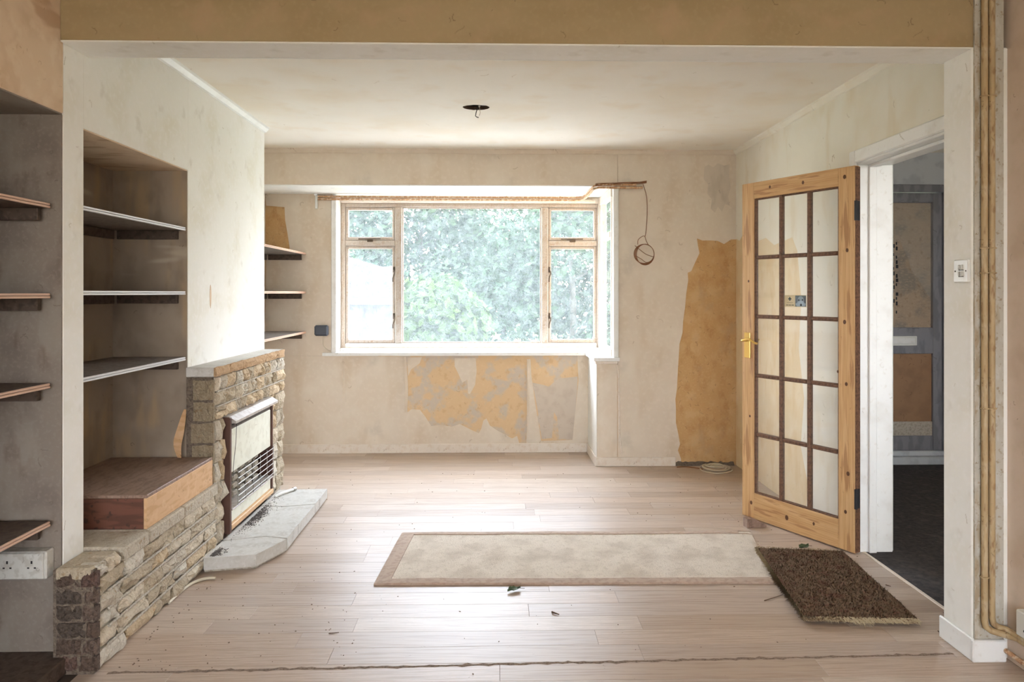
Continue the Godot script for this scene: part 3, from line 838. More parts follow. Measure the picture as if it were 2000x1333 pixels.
func make_window() -> void:
	var w := structure("window_1", "large bay window with peeling timber frame and dirty glass")
	var o := Vector3.ZERO
	var da := DW - 0.03
	var db := DW + 0.04
	bx(w, "frame", M.frame, -1.322, -1.285, 0.845, 2.112, da, db, 0.005)
	bx(w, "frame", M.frame, 0.885, 0.922, 0.845, 2.112, da, db, 0.005)
	bx(w, "frame", M.frame, -1.285, 0.885, 2.078, 2.112, da, db, 0.005)
	bx(w, "frame", M.frame_pale, -1.285, 0.885, 0.845, 0.905, da - 0.01, db, 0.006)
	for x in [-0.826, 0.434]:
		bx(w, "mullion", M.frame, x - 0.03, x + 0.03, 0.905, 2.078, da - 0.004, db, 0.006)
	bx(w, "transom", M.frame, -1.285, -0.856, 1.745, 1.79, da - 0.002, db, 0.006)
	bx(w, "transom", M.frame, 0.464, 0.885, 1.745, 1.79, da - 0.002, db, 0.006)
	# opening lights: a timber sash, its pane and its ironmongery
	for s in [[-1.285, -0.856, 0.905, 1.745, "casement"], [-1.285, -0.856, 1.79, 2.078, "fanlight"], [0.464, 0.885, 0.905, 1.745, "casement"], [0.464, 0.885, 1.79, 2.078, "fanlight"]]:
		var x0: float = s[0] + 0.002
		var x1: float = s[1] - 0.002
		var y0: float = s[2] + 0.002
		var y1: float = s[3] - 0.002
		var st := begin()
		var th := 0.024
		var dm := DW
		for r in [[x0, x0 + th, y0, y1], [x1 - th, x1, y0, y1], [x0 + th, x1 - th, y0, y0 + th + 0.006], [x0 + th, x1 - th, y1 - th, y1]]:
			add_box(st, Vector3((r[0] + r[1]) / 2, (r[2] + r[3]) / 2, -dm), Vector3(r[1] - r[0], r[3] - r[2], 0.04), 0.004)
		var sash := put(w, s[4], st.commit(), M.frame)
		bx(sash, "pane", M.dirty_glass, x0 + th, x1 - th, y0 + th, y1 - th, dm + 0.004, dm + 0.006)
		if s[4] == "casement":
			var side := x1 - 0.01 if x0 < 0 else x0 + 0.01
			for y in [1.52, 1.12]:
				var hs := begin()
				add_box(hs, Vector3(side, y + 0.02, -(dm - 0.026)), Vector3(0.018, 0.05, 0.012), 0.003)
				add_tube(hs, smooth([Vector3(side, y + 0.02, -(dm - 0.036)), Vector3(side + 0.008, y - 0.01, -(dm - 0.05)), Vector3(side - 0.004, y - 0.05, -(dm - 0.045)), Vector3(side - 0.006, y - 0.085, -(dm - 0.04))], 4), 0.006, 6)
				put(sash, "handle", hs.commit(), M.iron)
		else:
			var hs := begin()
			var mx := (x0 + x1) / 2
			add_tube(hs, [Vector3(mx - 0.1, y0 + 0.012, -(dm - 0.034)), Vector3(mx + 0.09, y0 + 0.014, -(dm - 0.034))], 0.005, 6)
			add_box(hs, Vector3(mx, y0 - 0.004, -(dm - 0.03)), Vector3(0.05, 0.02, 0.016), 0.003)
			put(sash, "stay", hs.commit(), M.iron)
	bx(w, "pane", M.dirty_glass, -0.796, 0.404, 0.905, 2.078, DW + 0.004, DW + 0.006)
	# beading round the fixed pane
	for r in [[-0.796, -0.786, 0.905, 2.078], [0.394, 0.404, 0.905, 2.078], [-0.786, 0.394, 0.905, 0.917], [-0.786, 0.394, 2.068, 2.078]]:
		bx(w, "bead", M.frame, r[0], r[1], r[2], r[3], DW - 0.012, DW + 0.004, 0.002)
	# reveal boards and head
	var t := structure("trim_3", "white painted boards lining the window reveal")
	bx(t, "reveal_board", M.gloss_white, -1.36, -1.318, 0.84, 2.155, D2 - 0.018, D2 + 0.03, 0.004)
	bx(t, "reveal_board", M.frame_pale, -1.36, -1.322, 0.84, 2.15, D2 + 0.03, 6.45, 0.003)
	bx(t, "head_board", M.frame_pale, -1.322, 0.922, 2.112, 2.164, DW - 0.04, 6.45, 0.004)
	bx(t, "head_board", M.frame_pale, -1.318, 0.87, 2.118, 2.14, DW - 0.075, DW - 0.04, 0.004)
	bx(t, "bottom_board", M.gloss_white, -1.322, 0.9, 0.838, 0.865, DW - 0.06, DW - 0.03, 0.004)
	bx(t, "reveal_board", M.gloss_white, 0.916, 0.956, 0.84, 2.164, D1 - 0.022, D1 + 0.05, 0.004)
	bx(t, "corner_post", M.frame_pale, 0.898, 0.95, 0.84, 2.164, DW - 0.06, 6.45, 0.004)
	bx(t, "head_board", M.frame_pale, 0.905, 0.95, 2.09, 2.164, D1 + 0.05, DW - 0.06, 0.004)
	# sill with its return over the dwarf wall
	var sill := structure("trim_4", "white painted window sill turning over the dwarf wall")
	var sp := PackedVector2Array([Vector2(-1.43, D2 - 0.035), Vector2(0.762, D2 - 0.035), Vector2(0.762, D1 - 0.045), Vector2(0.96, D1 - 0.045), Vector2(0.96, 6.45), Vector2(-1.36, 6.45), Vector2(-1.36, D2), Vector2(-1.43, D2)])
	put(sill, "sill_board", plate(sp, Vector3.ZERO, Vector3.RIGHT, Vector3.FORWARD, Vector3.UP, 0.815, 0.84), M.gloss_white)
	bx(sill, "moulding", M.frame_pale, 0.775, 0.95, 0.79, 0.815, D1 - 0.024, D1, 0.006)
	# side light of the bay
	var v := structure("window_2", "narrow side light of the bay with pale timber frame")
	bx(v, "frame", M.frame_pale, 0.905, 0.95, 0.84, 0.9, D1 + 0.05, DW - 0.06, 0.004)
	bx(v, "frame", M.frame_pale, 0.91, 0.95, 0.9, 2.09, D1 + 0.05, D1 + 0.1, 0.004)
	bx(v, "frame", M.frame_pale, 0.91, 0.95, 0.9, 2.09, DW - 0.17, DW - 0.06, 0.004)
	bx(v, "transom", M.frame_pale, 0.902, 0.95, 1.775, 1.825, D1 + 0.1, DW - 0.17, 0.004)
	bx(v, "pane", M.dirty_glass, 0.938, 0.94, 0.9, 1.775, D1 + 0.1, DW - 0.17)
	bx(v, "pane", M.dirty_glass, 0.938, 0.94, 1.825, 2.09, D1 + 0.1, DW - 0.17)

# ---------------------------------------------------------------- fireplace
func course(parent: Node3D, y0: float, y1: float, d0: float, d1: float, face: float, lengths: Array, rough: float, number: int) -> int:
	var d := d0
	while d < d1 - 0.005:
		var l: float = rng.randf_range(lengths[0], lengths[1])
		if d1 - d - l < lengths[0] * 0.7:
			l = d1 - d
		var e := minf(d + l, d1)
		var m: Material = M.stones[rng.randi() % M.stones.size()]
		put(parent, "stone", stone(e - d - 0.006, y1 - y0 - 0.007, face - (-1.47) + rng.randf_range(-0.006, 0.008), rough, number), m, Vector3(-1.47, (y0 + y1) / 2, -(d + e) / 2) - parent.position)
		number += 1
		d = e
	return number

func make_fireplace() -> void:
	var at := Vector3(-1.46, 0, -3.7)
	var t := thing("stone_fireplace", "rough split-stone fireplace surround with low stone wall and slab mantel", "fireplace", at)
	var face := -1.392
	# mortar body behind the stones
	bx(t, "mortar_body", M.mortar, XL, -1.418, 0, 0.335, 2.64, 3.742)
	bx(t, "mortar_body", M.mortar, XL, -1.418, 0, 0.92, 3.73, 3.855)
	bx(t, "mortar_body", M.mortar, XL, -1.418, 0, 0.92, 4.625, 4.915)
	bx(t, "mortar_body", M.mortar, XL, -1.418, 0.70, 0.92, 3.855, 4.625)
	bx(t, "ledge_core", M.mortar, XN, XL, 0.06, 0.335, 2.80, 3.736)
	var n := 1
	# low wall: five courses, tiny strings of pointing between them
	for k in 5:
		var y0 := 0.004 + k * 0.0645
		n = course(t, y0, y0 + 0.0645, 2.64, 3.735, face, [0.11, 0.3], 0.013, n)
		if k > 0:
			put(t, "pointing", tube([Vector3(-1.395, y0, -2.70), Vector3(-1.393, y0 + 0.002, -3.2), Vector3(-1.396, y0, -3.73)].map(func(p): return p - at), 0.0055, 6), M.mortar)
	# coping slabs with open joints
	var joints := [2.61, 2.802, 3.003, 3.338, 3.735]
	for k in 4:
		var a: float = joints[k] + 0.004
		var b: float = joints[k + 1] - 0.004
		var x0 := -1.9 if k > 0 else XL
		if k == 0:
			bx(t, "coping_stone", M.stones[4], x0, -1.41, 0.328, 0.372, a, b, 0.008)
		else:
			bx(t, "coping_stone", M.stones[2], x0, face + 0.006, 0.328, 0.38, a, b, 0.006)
	n = course(t, 0.325, 0.375, 2.64, 2.79, face, [0.06, 0.1], 0.014, n)
	# near end: bare brown bricks, darkened for this face's shade, and dark mortar
	bx(t, "end_mortar", M.mortar_dark, -1.545, -1.405, 0, 0.365, 2.618, 2.642)
	for k in 6:
		var y0 := 0.01 + k * 0.059
		var x := -1.535
		while x < -1.392:
			var l := minf(rng.randf_range(0.06, 0.12), -1.388 - x)
			if l > 0.02:
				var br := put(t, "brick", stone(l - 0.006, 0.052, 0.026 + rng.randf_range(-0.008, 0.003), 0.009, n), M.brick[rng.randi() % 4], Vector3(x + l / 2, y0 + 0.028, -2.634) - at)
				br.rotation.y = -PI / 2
				n += 1
			x += l
	# chimney part: corner stones left of the fire, narrow column right of it, three courses over it
	var ys := [0.07, 0.165, 0.27, 0.375, 0.48, 0.585, 0.695]
	for k in 6:
		n = course(t, ys[k], ys[k + 1], 3.735, 3.85, face, [0.05, 0.09], 0.016, n)
		n = course(t, ys[k], ys[k + 1], 4.632, 4.925, face, [0.09, 0.17], 0.014, n)
	for k in [[0.695, 0.735, 3.735, 3.86], [0.695, 0.76, 3.86, 4.63], [0.695, 0.76, 4.63, 4.925], [0.735, 0.765, 3.735, 3.86], [0.765, 0.84, 3.735, 4.925], [0.84, 0.915, 3.735, 4.925]]:
		n = course(t, k[0], k[1], k[2], k[3], face, [0.05, 0.2], 0.015, n)
	for y in [0.765, 0.84]:
		put(t, "pointing", tube([Vector3(-1.394, y, -3.74), Vector3(-1.392, y + 0.002, -4.3), Vector3(-1.394, y, -4.92)].map(func(p): return p - at), 0.004, 6), M.mortar)
	# stones on the side of the surround that faces the niche
	bx(t, "side_mortar", M.mortar_dark, XL, -1.41, 0.38, 0.915, 3.722, 3.732)
	for k in [[0.80, 0.905], [0.695, 0.795], [0.585, 0.69], [0.48, 0.58], [0.385, 0.475]]:
		var w := rng.randf_range(0.1, 0.115)
		var br := put(t, "side_stone", stone(w, k[1] - k[0] - 0.008, 0.018, 0.006, n), M.stone_side, Vector3(-1.402 - w / 2, (k[0] + k[1]) / 2, -3.728) - at)
		br.rotation.y = -PI / 2
		n += 1
	# mantel slab with a split front edge
	var ma := bx(t, "mantel_slab", M.slab, XL, -1.402, 0.918, 0.965, 3.715, 4.935, 0.003)
	for k in 6:
		var d := 3.716 + k * 0.203
		put(ma, "split_edge", stone(0.204, 0.046, 0.016, 0.008, n), M.stone_brown, Vector3(-1.402, 0.941, -(d + 0.1015)) - at - ma.position)
		n += 1

	var h := thing("stone_hearth", "low grey flagstone hearth slab with cracked joints", "hearth", Vector3(-1.22, 0, -4.15))
	var flags := [
		[[-1.39, 3.556], [-1.155, 3.60], [-1.071, 3.825], [-1.19, 3.862], [-1.39, 3.80]],
		[[-1.39, 3.808], [-1.19, 3.872], [-1.071, 3.834], [-1.075, 4.06], [-1.17, 4.066], [-1.22, 4.02], [-1.39, 4.05]],
		[[-1.39, 4.058], [-1.225, 4.028], [-1.175, 4.074], [-1.075, 4.068], [-1.077, 4.45], [-1.25, 4.40], [-1.39, 4.42]],
		[[-1.39, 4.428], [-1.25, 4.408], [-1.077, 4.458], [-1.078, 4.56], [-1.24, 4.55], [-1.39, 4.56]],
		[[-1.39, 4.567], [-1.24, 4.557], [-1.078, 4.567], [-1.084, 4.805], [-1.39, 4.79]]]
	for k in flags.size():
		var poly := PackedVector2Array()
		for p in flags[k]:
			poly.append(Vector2(p[0], p[1]))
		put(h, "flagstone", plate(poly, -h.position, Vector3.RIGHT, Vector3.FORWARD, Vector3.UP, 0.012, 0.07 + [0.0, 0.002, -0.001, 0.001, -0.002][k]), M.slab)
	var base := PackedVector2Array()
	for p in [[-1.39, 3.566], [-1.16, 3.61], [-1.081, 3.83], [-1.094, 4.795], [-1.39, 4.785]]:
		base.append(Vector2(p[0], p[1]))
	put(h, "bedding", plate(base, -h.position, Vector3.RIGHT, Vector3.FORWARD, Vector3.UP, 0.0, 0.06), M.mortar)

func make_gas_fire() -> void:
	var at := Vector3(-1.42, 0.07, -4.24)
	var t := thing("gas_fire", "old gas fire with cream panel, wire guard and brown frame", "gas fire", at)
	bx(t, "casing", M.black, XL, -1.5, 0.08, 0.69, 3.86, 4.62)
	bx(t, "post", M.fire_brown, -1.50, -1.372, 0.085, 0.69, 3.857, 3.884, 0.003)
	bx(t, "post", M.fire_brown, -1.50, -1.378, 0.085, 0.66, 4.602, 4.622, 0.003)
	# sloping hood
	var hood := PackedVector2Array([Vector2(-1.45, 0.70), Vector2(-1.385, 0.69), Vector2(-1.35, 0.668), Vector2(-1.35, 0.655), Vector2(-1.45, 0.655)])
	put(t, "hood", plate(hood, -at, Vector3.RIGHT, Vector3.UP, Vector3.FORWARD, 3.884, 4.63), M.fire_hood)
	var gr := bx(t, "vent_grille", M.black, -1.45, -1.392, 0.617, 0.655, 3.884, 4.602)
	for k in 3:
		bx(gr, "slat", M.iron, -1.392, -1.387, 0.622 + k * 0.011, 0.627 + k * 0.011, 3.9, 4.59)
	bx(t, "front_panel", M.fire_panel, -1.45, -1.388, 0.388, 0.617, 3.884, 4.602, 0.004, "cream enamel panel")
	bx(t, "base_panel", M.fire_panel, -1.45, -1.388, 0.125, 0.2, 3.884, 4.602, 0.004)
	bx(t, "base_strip", M.box_ply, -1.45, -1.372, 0.095, 0.125, 3.884, 4.615, 0.004)
	bx(t, "base_shelf", M.fire_hood, -1.5, -1.368, 0.2, 0.208, 3.884, 4.602, 0.002)
	bx(t, "side_cheek", M.fire_panel, -1.5, -1.40, 0.208, 0.388, 3.884, 3.95, 0.002)
	for k in 5:
		var d := 4.0 + k * 0.12
		var st := begin()
		for j in 4:
			add_box(st, Vector3(-1.46, 0.23 + j * 0.042, -d) - at, Vector3(0.05, 0.03, 0.075), 0.006)
		put(t, "radiant", st.commit(), M.radiant)
	# wire guard
	var g := begin()
	for k in 6:
		var y := 0.225 + k * 0.031
		add_tube(g, [Vector3(-1.366, y, -3.965) - at, Vector3(-1.366, y, -4.60) - at], 0.0024, 6)
	for k in 6:
		var d := 3.967 + k * 0.126
		add_tube(g, [Vector3(-1.369, 0.205, -d) - at, Vector3(-1.369, 0.392, -d) - at], 0.0022, 6)
	put(t, "wire_guard", g.commit(), M.steel)
	put(t, "broken_wire", tube(smooth([Vector3(-1.38, 0.668, -3.98) - at, Vector3(-1.372, 0.55, -3.945) - at, Vector3(-1.37, 0.42, -3.90) - at, Vector3(-1.366, 0.38, -3.885) - at]), 0.0014, 5), M.black)
	var p := thing("gas_pipe", "short white pipe lying on the hearth beside the stone column", "pipe", Vector3(-1.28, 0.08, -4.7))
	put(p, "pipe_body", tube(smooth([Vector3(-1.36, 0.075, -4.60) - p.position, Vector3(-1.33, 0.082, -4.66) - p.position, Vector3(-1.285, 0.08, -4.76) - p.position]), 0.009, 8), M.plastic)
	put(p, "end_nut", tube([Vector3(-1.29, 0.08, -4.75) - p.position, Vector3(-1.28, 0.08, -4.77) - p.position], 0.013, 8), M.steel)

# ---------------------------------------------------------------- shelves
func shelf(label: String, group: String, y: float, d0: float, d1: float, front: float, edge: Material, board: Material, batten_far: bool) -> void:
	var t := thing("shelf", label, "shelf", Vector3((XN + front) / 2, y - 0.02, -(d0 + d1) / 2), group)
	bx(t, "board", board, XN + 0.002, front - 0.004, y - 0.018, y, d0 + 0.002, d1 - 0.002)
	var st := begin()
	add_box(st, Vector3(front, y - 0.0045, -(d0 + d1) / 2) - t.position, Vector3(0.008, 0.008, d1 - d0 - 0.004), 0.002)
	add_box(st, Vector3(front + 0.001, y - 0.014, -(d0 + d1) / 2) - t.position, Vector3(0.008, 0.008, d1 - d0 - 0.004), 0.002)
	put(t, "edging", st.commit(), edge)
	bx(t, "batten", M.shelf_dark, XN + 0.03, front - 0.03, y - 0.062, y - 0.018, d1 - 0.022, d1 - 0.002, 0.002)
	bx(t, "batten", M.shelf_dark, XN + 0.002, XN + 0.022, y - 0.062, y - 0.018, d0 + 0.03, d1 - 0.025, 0.002)

func make_shelves() -> void:
	var names := ["topmost", "second from the top", "third from the top", "lowest, above the sockets"]
	var ys := [1.655, 1.337, 1.02, 0.533]
	for k in 4:
		shelf("pink brown edged shelf in the near dark niche, " + names[k], "shelves in the near niche", ys[k], 1.62, 2.64, -1.57, M.shelf_edge_pink, M.shelf_dark, true)
	var names2 := ["topmost", "in the middle", "lowest"]
	var ys2 := [1.668, 1.347, 1.018]
	for k in 3:
		shelf("grey shelf with shiny pale edge above the wooden box, " + names2[k], "shelves in the niche over the box", ys2[k], 2.802, 3.735, -1.552, M.shelf_edge_white, M.shelf_grey, true)
	for k in 3:
		shelf("thin shelf in the far alcove behind the chimney breast, " + names2[k], "shelves in the far alcove", [1.675, 1.352, 1.02][k], 4.99, D2 - 0.004, -1.575, M.shelf_edge_pink, M.shelf_grey, true)
	var b := thing("wooden_box", "low wooden box with brown end and pale plywood front on stone ledge", "box", Vector3(-1.65, 0.38, -3.31))
	bx(b, "lid", M.box_top, XN + 0.004, -1.405, 0.506, 0.52, 3.015, 3.71, 0.002)
	bx(b, "front_board", M.box_ply, -1.419, -1.405, 0.381, 0.506, 3.015, 3.71, 0.002, "pale plywood front")
	bx(b, "end_board", M.box_red, XN + 0.004, -1.419, 0.381, 0.506, 3.016, 3.032, 0.002, "dark red brown end")
	bx(b, "end_board", M.box_red, XN + 0.004, -1.419, 0.381, 0.506, 3.694, 3.71, 0.002)
	bx(b, "back_board", M.box_red, XN + 0.004, XN + 0.02, 0.381, 0.506, 3.032, 3.694, 0.002)

# ---------------------------------------------------------------- the glazed door
func make_door() -> void:
	var hinge := Vector3(1.852, 0.008, -3.722)
	var t := structure("door_1", "half open pine door with fifteen glass panes and dark bars", hinge)
	t.set_meta("category", "door")
	# local x runs from the hinge to the lock side, z is through the leaf (+z faces the camera)
	var run := Vector3(-0.351, 0, -0.676).normalized()
	t.basis = Basis(run, Vector3.UP, run.cross(Vector3.UP))
	var face := 1.0 if (t.basis.z).dot(Vector3(0, 0, 1)) > 0 else -1.0
	var W := 0.762
	var H := 1.981
	var T := 0.038
	var sw := 0.098
	var tr := 0.095
	var br := 0.15
	put(t, "stile", cbox(Vector3(sw, H, T), 0.003), M.pine_y, Vector3(sw / 2, H / 2, 0))
	put(t, "stile", cbox(Vector3(sw * 0.92, H, T), 0.003), M.pine_y, Vector3(W - sw * 0.46, H / 2, 0))
	var gw := W - sw * 1.92
	var gx := sw
	put(t, "rail", cbox(Vector3(gw, tr, T), 0.002), M.pine_x, Vector3(gx + gw / 2, H - tr / 2, 0))
	put(t, "rail", cbox(Vector3(gw, br, T), 0.002), M.pine_x, Vector3(gx + gw / 2, br / 2, 0))
	var gh := H - tr - br
	var bw := 0.022
	for k in 2:
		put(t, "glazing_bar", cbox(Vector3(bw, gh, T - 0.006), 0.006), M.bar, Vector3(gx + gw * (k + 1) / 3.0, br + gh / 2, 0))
	for k in 4:
		for c in 3:
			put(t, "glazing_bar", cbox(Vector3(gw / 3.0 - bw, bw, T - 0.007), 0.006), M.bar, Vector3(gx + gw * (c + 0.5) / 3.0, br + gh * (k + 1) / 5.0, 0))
	# rebate round the glass
	for r in [[gx + 0.004, br + gh / 2, 0.008, gh], [gx + gw - 0.004, br + gh / 2, 0.008, gh]]:
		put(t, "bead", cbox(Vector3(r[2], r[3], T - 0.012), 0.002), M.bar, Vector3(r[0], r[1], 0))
	for r in [[gx + gw / 2, br + 0.004], [gx + gw / 2, br + gh - 0.004]]:
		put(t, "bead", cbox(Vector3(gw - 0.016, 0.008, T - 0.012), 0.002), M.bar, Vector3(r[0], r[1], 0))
	for r in 5:
		for c in 3:
			put(t, "pane", cbox(Vector3(gw / 3.0 - bw, gh / 5.0 - bw, 0.004)), M.glass, Vector3(gx + gw * (c + 0.5) / 3.0, br + gh * (r + 0.5) / 5.0, 0))
	var z := face * (T / 2 + 0.001)
	for k in [[0.32, 1.935, 0.008], [0.55, 1.94, 0.007], [0.06, 1.93, 0.009], [0.045, 1.55, 0.008], [0.06, 1.18, 0.009], [0.05, 0.86, 0.008], [0.04, 0.4, 0.009], [0.055, 0.2, 0.008], [0.43, 0.07, 0.011], [0.25, 0.085, 0.007], [0.69, 0.09, 0.009], [0.71, 1.4, 0.006], [0.70, 0.6, 0.006], [0.1, 0.92, 0.006]]:
		var poly := PackedVector2Array()
		for i in 10:
			var a := TAU * i / 10
			poly.append(Vector2(cos(a) * k[2], sin(a) * k[2] * 1.3))
		put(t, "knot", plate(poly, Vector3(k[0], k[1], face * T / 2), Vector3.RIGHT, Vector3.UP, Vector3(0, 0, face), -0.002, 0.0008), M.knot)
	# brass lever handle on its plate
	var lock := W - sw * 0.46
	var hp := put(t, "handle_plate", cbox(Vector3(0.045, 0.15, 0.006), 0.002), M.brass, Vector3(lock, 1.02, z + face * 0.003), "brass handle plate")
	var lever := smooth([Vector3(0, 0.03, 0), Vector3(0, 0.03, face * 0.04), Vector3(-0.015, 0.03, face * 0.052), Vector3(-0.06, 0.04, face * 0.052), Vector3(-0.1, 0.022, face * 0.05), Vector3(-0.12, 0.018, face * 0.046)], 4)
	put(hp, "lever", tube(lever, 0.0085, 8, 0.0065), M.brass)
	var hb := put(t, "handle_plate", cbox(Vector3(0.045, 0.15, 0.006), 0.002), M.brass, Vector3(lock, 1.02, -z - face * 0.003))
	put(hb, "lever", tube([Vector3(0, 0.03, 0), Vector3(0, 0.03, -face * 0.045), Vector3(0.05, 0.035, -face * 0.05), Vector3(0.1, 0.025, -face * 0.05)], 0.0085, 8, 0.0065), M.brass)
	for y in [1.75, 0.28]:
		var st := begin()
		add_tube(st, [Vector3(-0.008, y - 0.05, face * 0.022), Vector3(-0.008, y + 0.05, face * 0.022)], 0.008, 8)
		add_box(st, Vector3(-0.004, y, face * 0.004), Vector3(0.003, 0.1, 0.03))
		put(t, "hinge", st.commit(), M.black)
	# the bare hinge edge of the leaf
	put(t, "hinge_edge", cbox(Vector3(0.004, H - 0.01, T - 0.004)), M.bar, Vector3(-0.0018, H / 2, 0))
	# sticker on the middle pane of the second row
	var cell := Vector3(gx + gw * 1.5 / 3.0, br + gh * 3.5 / 5.0, 0)
	var k := thing("window_sticker", "small printed sticker with cross and grey dog picture on door pane", "sticker", t.position + t.basis * (cell + Vector3(0, -0.08, face * 0.0035)))
	k.basis = t.basis
	var im := Image.create_empty(128, 56, false, Image.FORMAT_RGB8)
	im.fill(c8(216, 200, 162))
	im.fill_rect(Rect2i(29, 9, 6, 18), c8(30, 48, 50))
	im.fill_rect(Rect2i(23, 15, 18, 6), c8(30, 48, 50))
	for r in [[10, 46, 12, 3], [25, 46, 14, 3], [42, 46, 14, 3], [14, 36, 36, 1]]:
		im.fill_rect(Rect2i(r[0], r[1], r[2], r[3]), c8(70, 74, 66))
	im.fill_rect(Rect2i(64, 2, 62, 52), c8(96, 108, 112))
	for b in [[95, 28, 19, 24, 158], [80, 42, 14, 11, 178], [112, 42, 12, 11, 168], [97, 40, 15, 14, 186], [70, 22, 8, 16, 116], [120, 22, 7, 16, 92], [84, 23, 5, 4, 74], [106, 22, 4, 4, 52], [97, 46, 6, 6, 60]]:
		for y in range(-b[3], b[3] + 1):
			for x in range(-b[2], b[2] + 1):
				var ix: int = b[0] + x
				var iy: int = b[1] + y
				if pow(float(x) / b[2], 2) + pow(float(y) / b[3], 2) <= 1.0 and ix >= 64 and ix < 126 and iy >= 2 and iy < 54:
					im.set_pixel(ix, iy, c8(int(b[4] * 0.9), b[4], int(minf(255, b[4] * 1.08))))
	var sm := StandardMaterial3D.new()
	sm.albedo_texture = ImageTexture.create_from_image(im)
	sm.roughness = 0.5
	var st := begin()
	var hw := 0.074
	var hh := 0.033
	var flip := -1.0 if face * 1.0 > 0 else 1.0
	# reading direction on the face towards the camera
	var corners := [Vector3(-hw, -hh, 0), Vector3(hw, -hh, 0), Vector3(hw, hh, 0), Vector3(-hw, hh, 0)]
	var right_is_plus: bool = t.basis.x.x > 0
	for q in [0, 1, 2, 0, 2, 3]:
		var c: Vector3 = corners[q]
		var uu := (c.x + hw) / (2 * hw)
		st.set_normal(Vector3(0, 0, face))
		st.set_uv(Vector2(uu if right_is_plus else 1.0 - uu, 1.0 - (c.y + hh) / (2 * hh)))
		st.add_vertex(c)
	put(k, "print", st.commit(), sm)
	put(k, "backing", cbox(Vector3(hw * 2, hh * 2, 0.0006)), M.plastic_old, Vector3(0, 0, -face * 0.0006))
	# wedge holding the door open
	var wp := on_y(1475, 1029, 0.0)
	var wd := thing("door_wedge", "small wooden wedge under the free corner of the glazed door", "wedge", wp)
	var wedge := PackedVector2Array([Vector2(-0.06, 0), Vector2(0.06, 0), Vector2(0.06, 0.012), Vector2(-0.02, 0.05), Vector2(-0.06, 0.05)])
	put(wd, "wedge_body", plate(wedge, Vector3(0, 0, 0.02), Vector3.RIGHT, Vector3.UP, Vector3.FORWARD, 0.0, 0.045), M.box_top)
	wd.rotation.y = 0.15

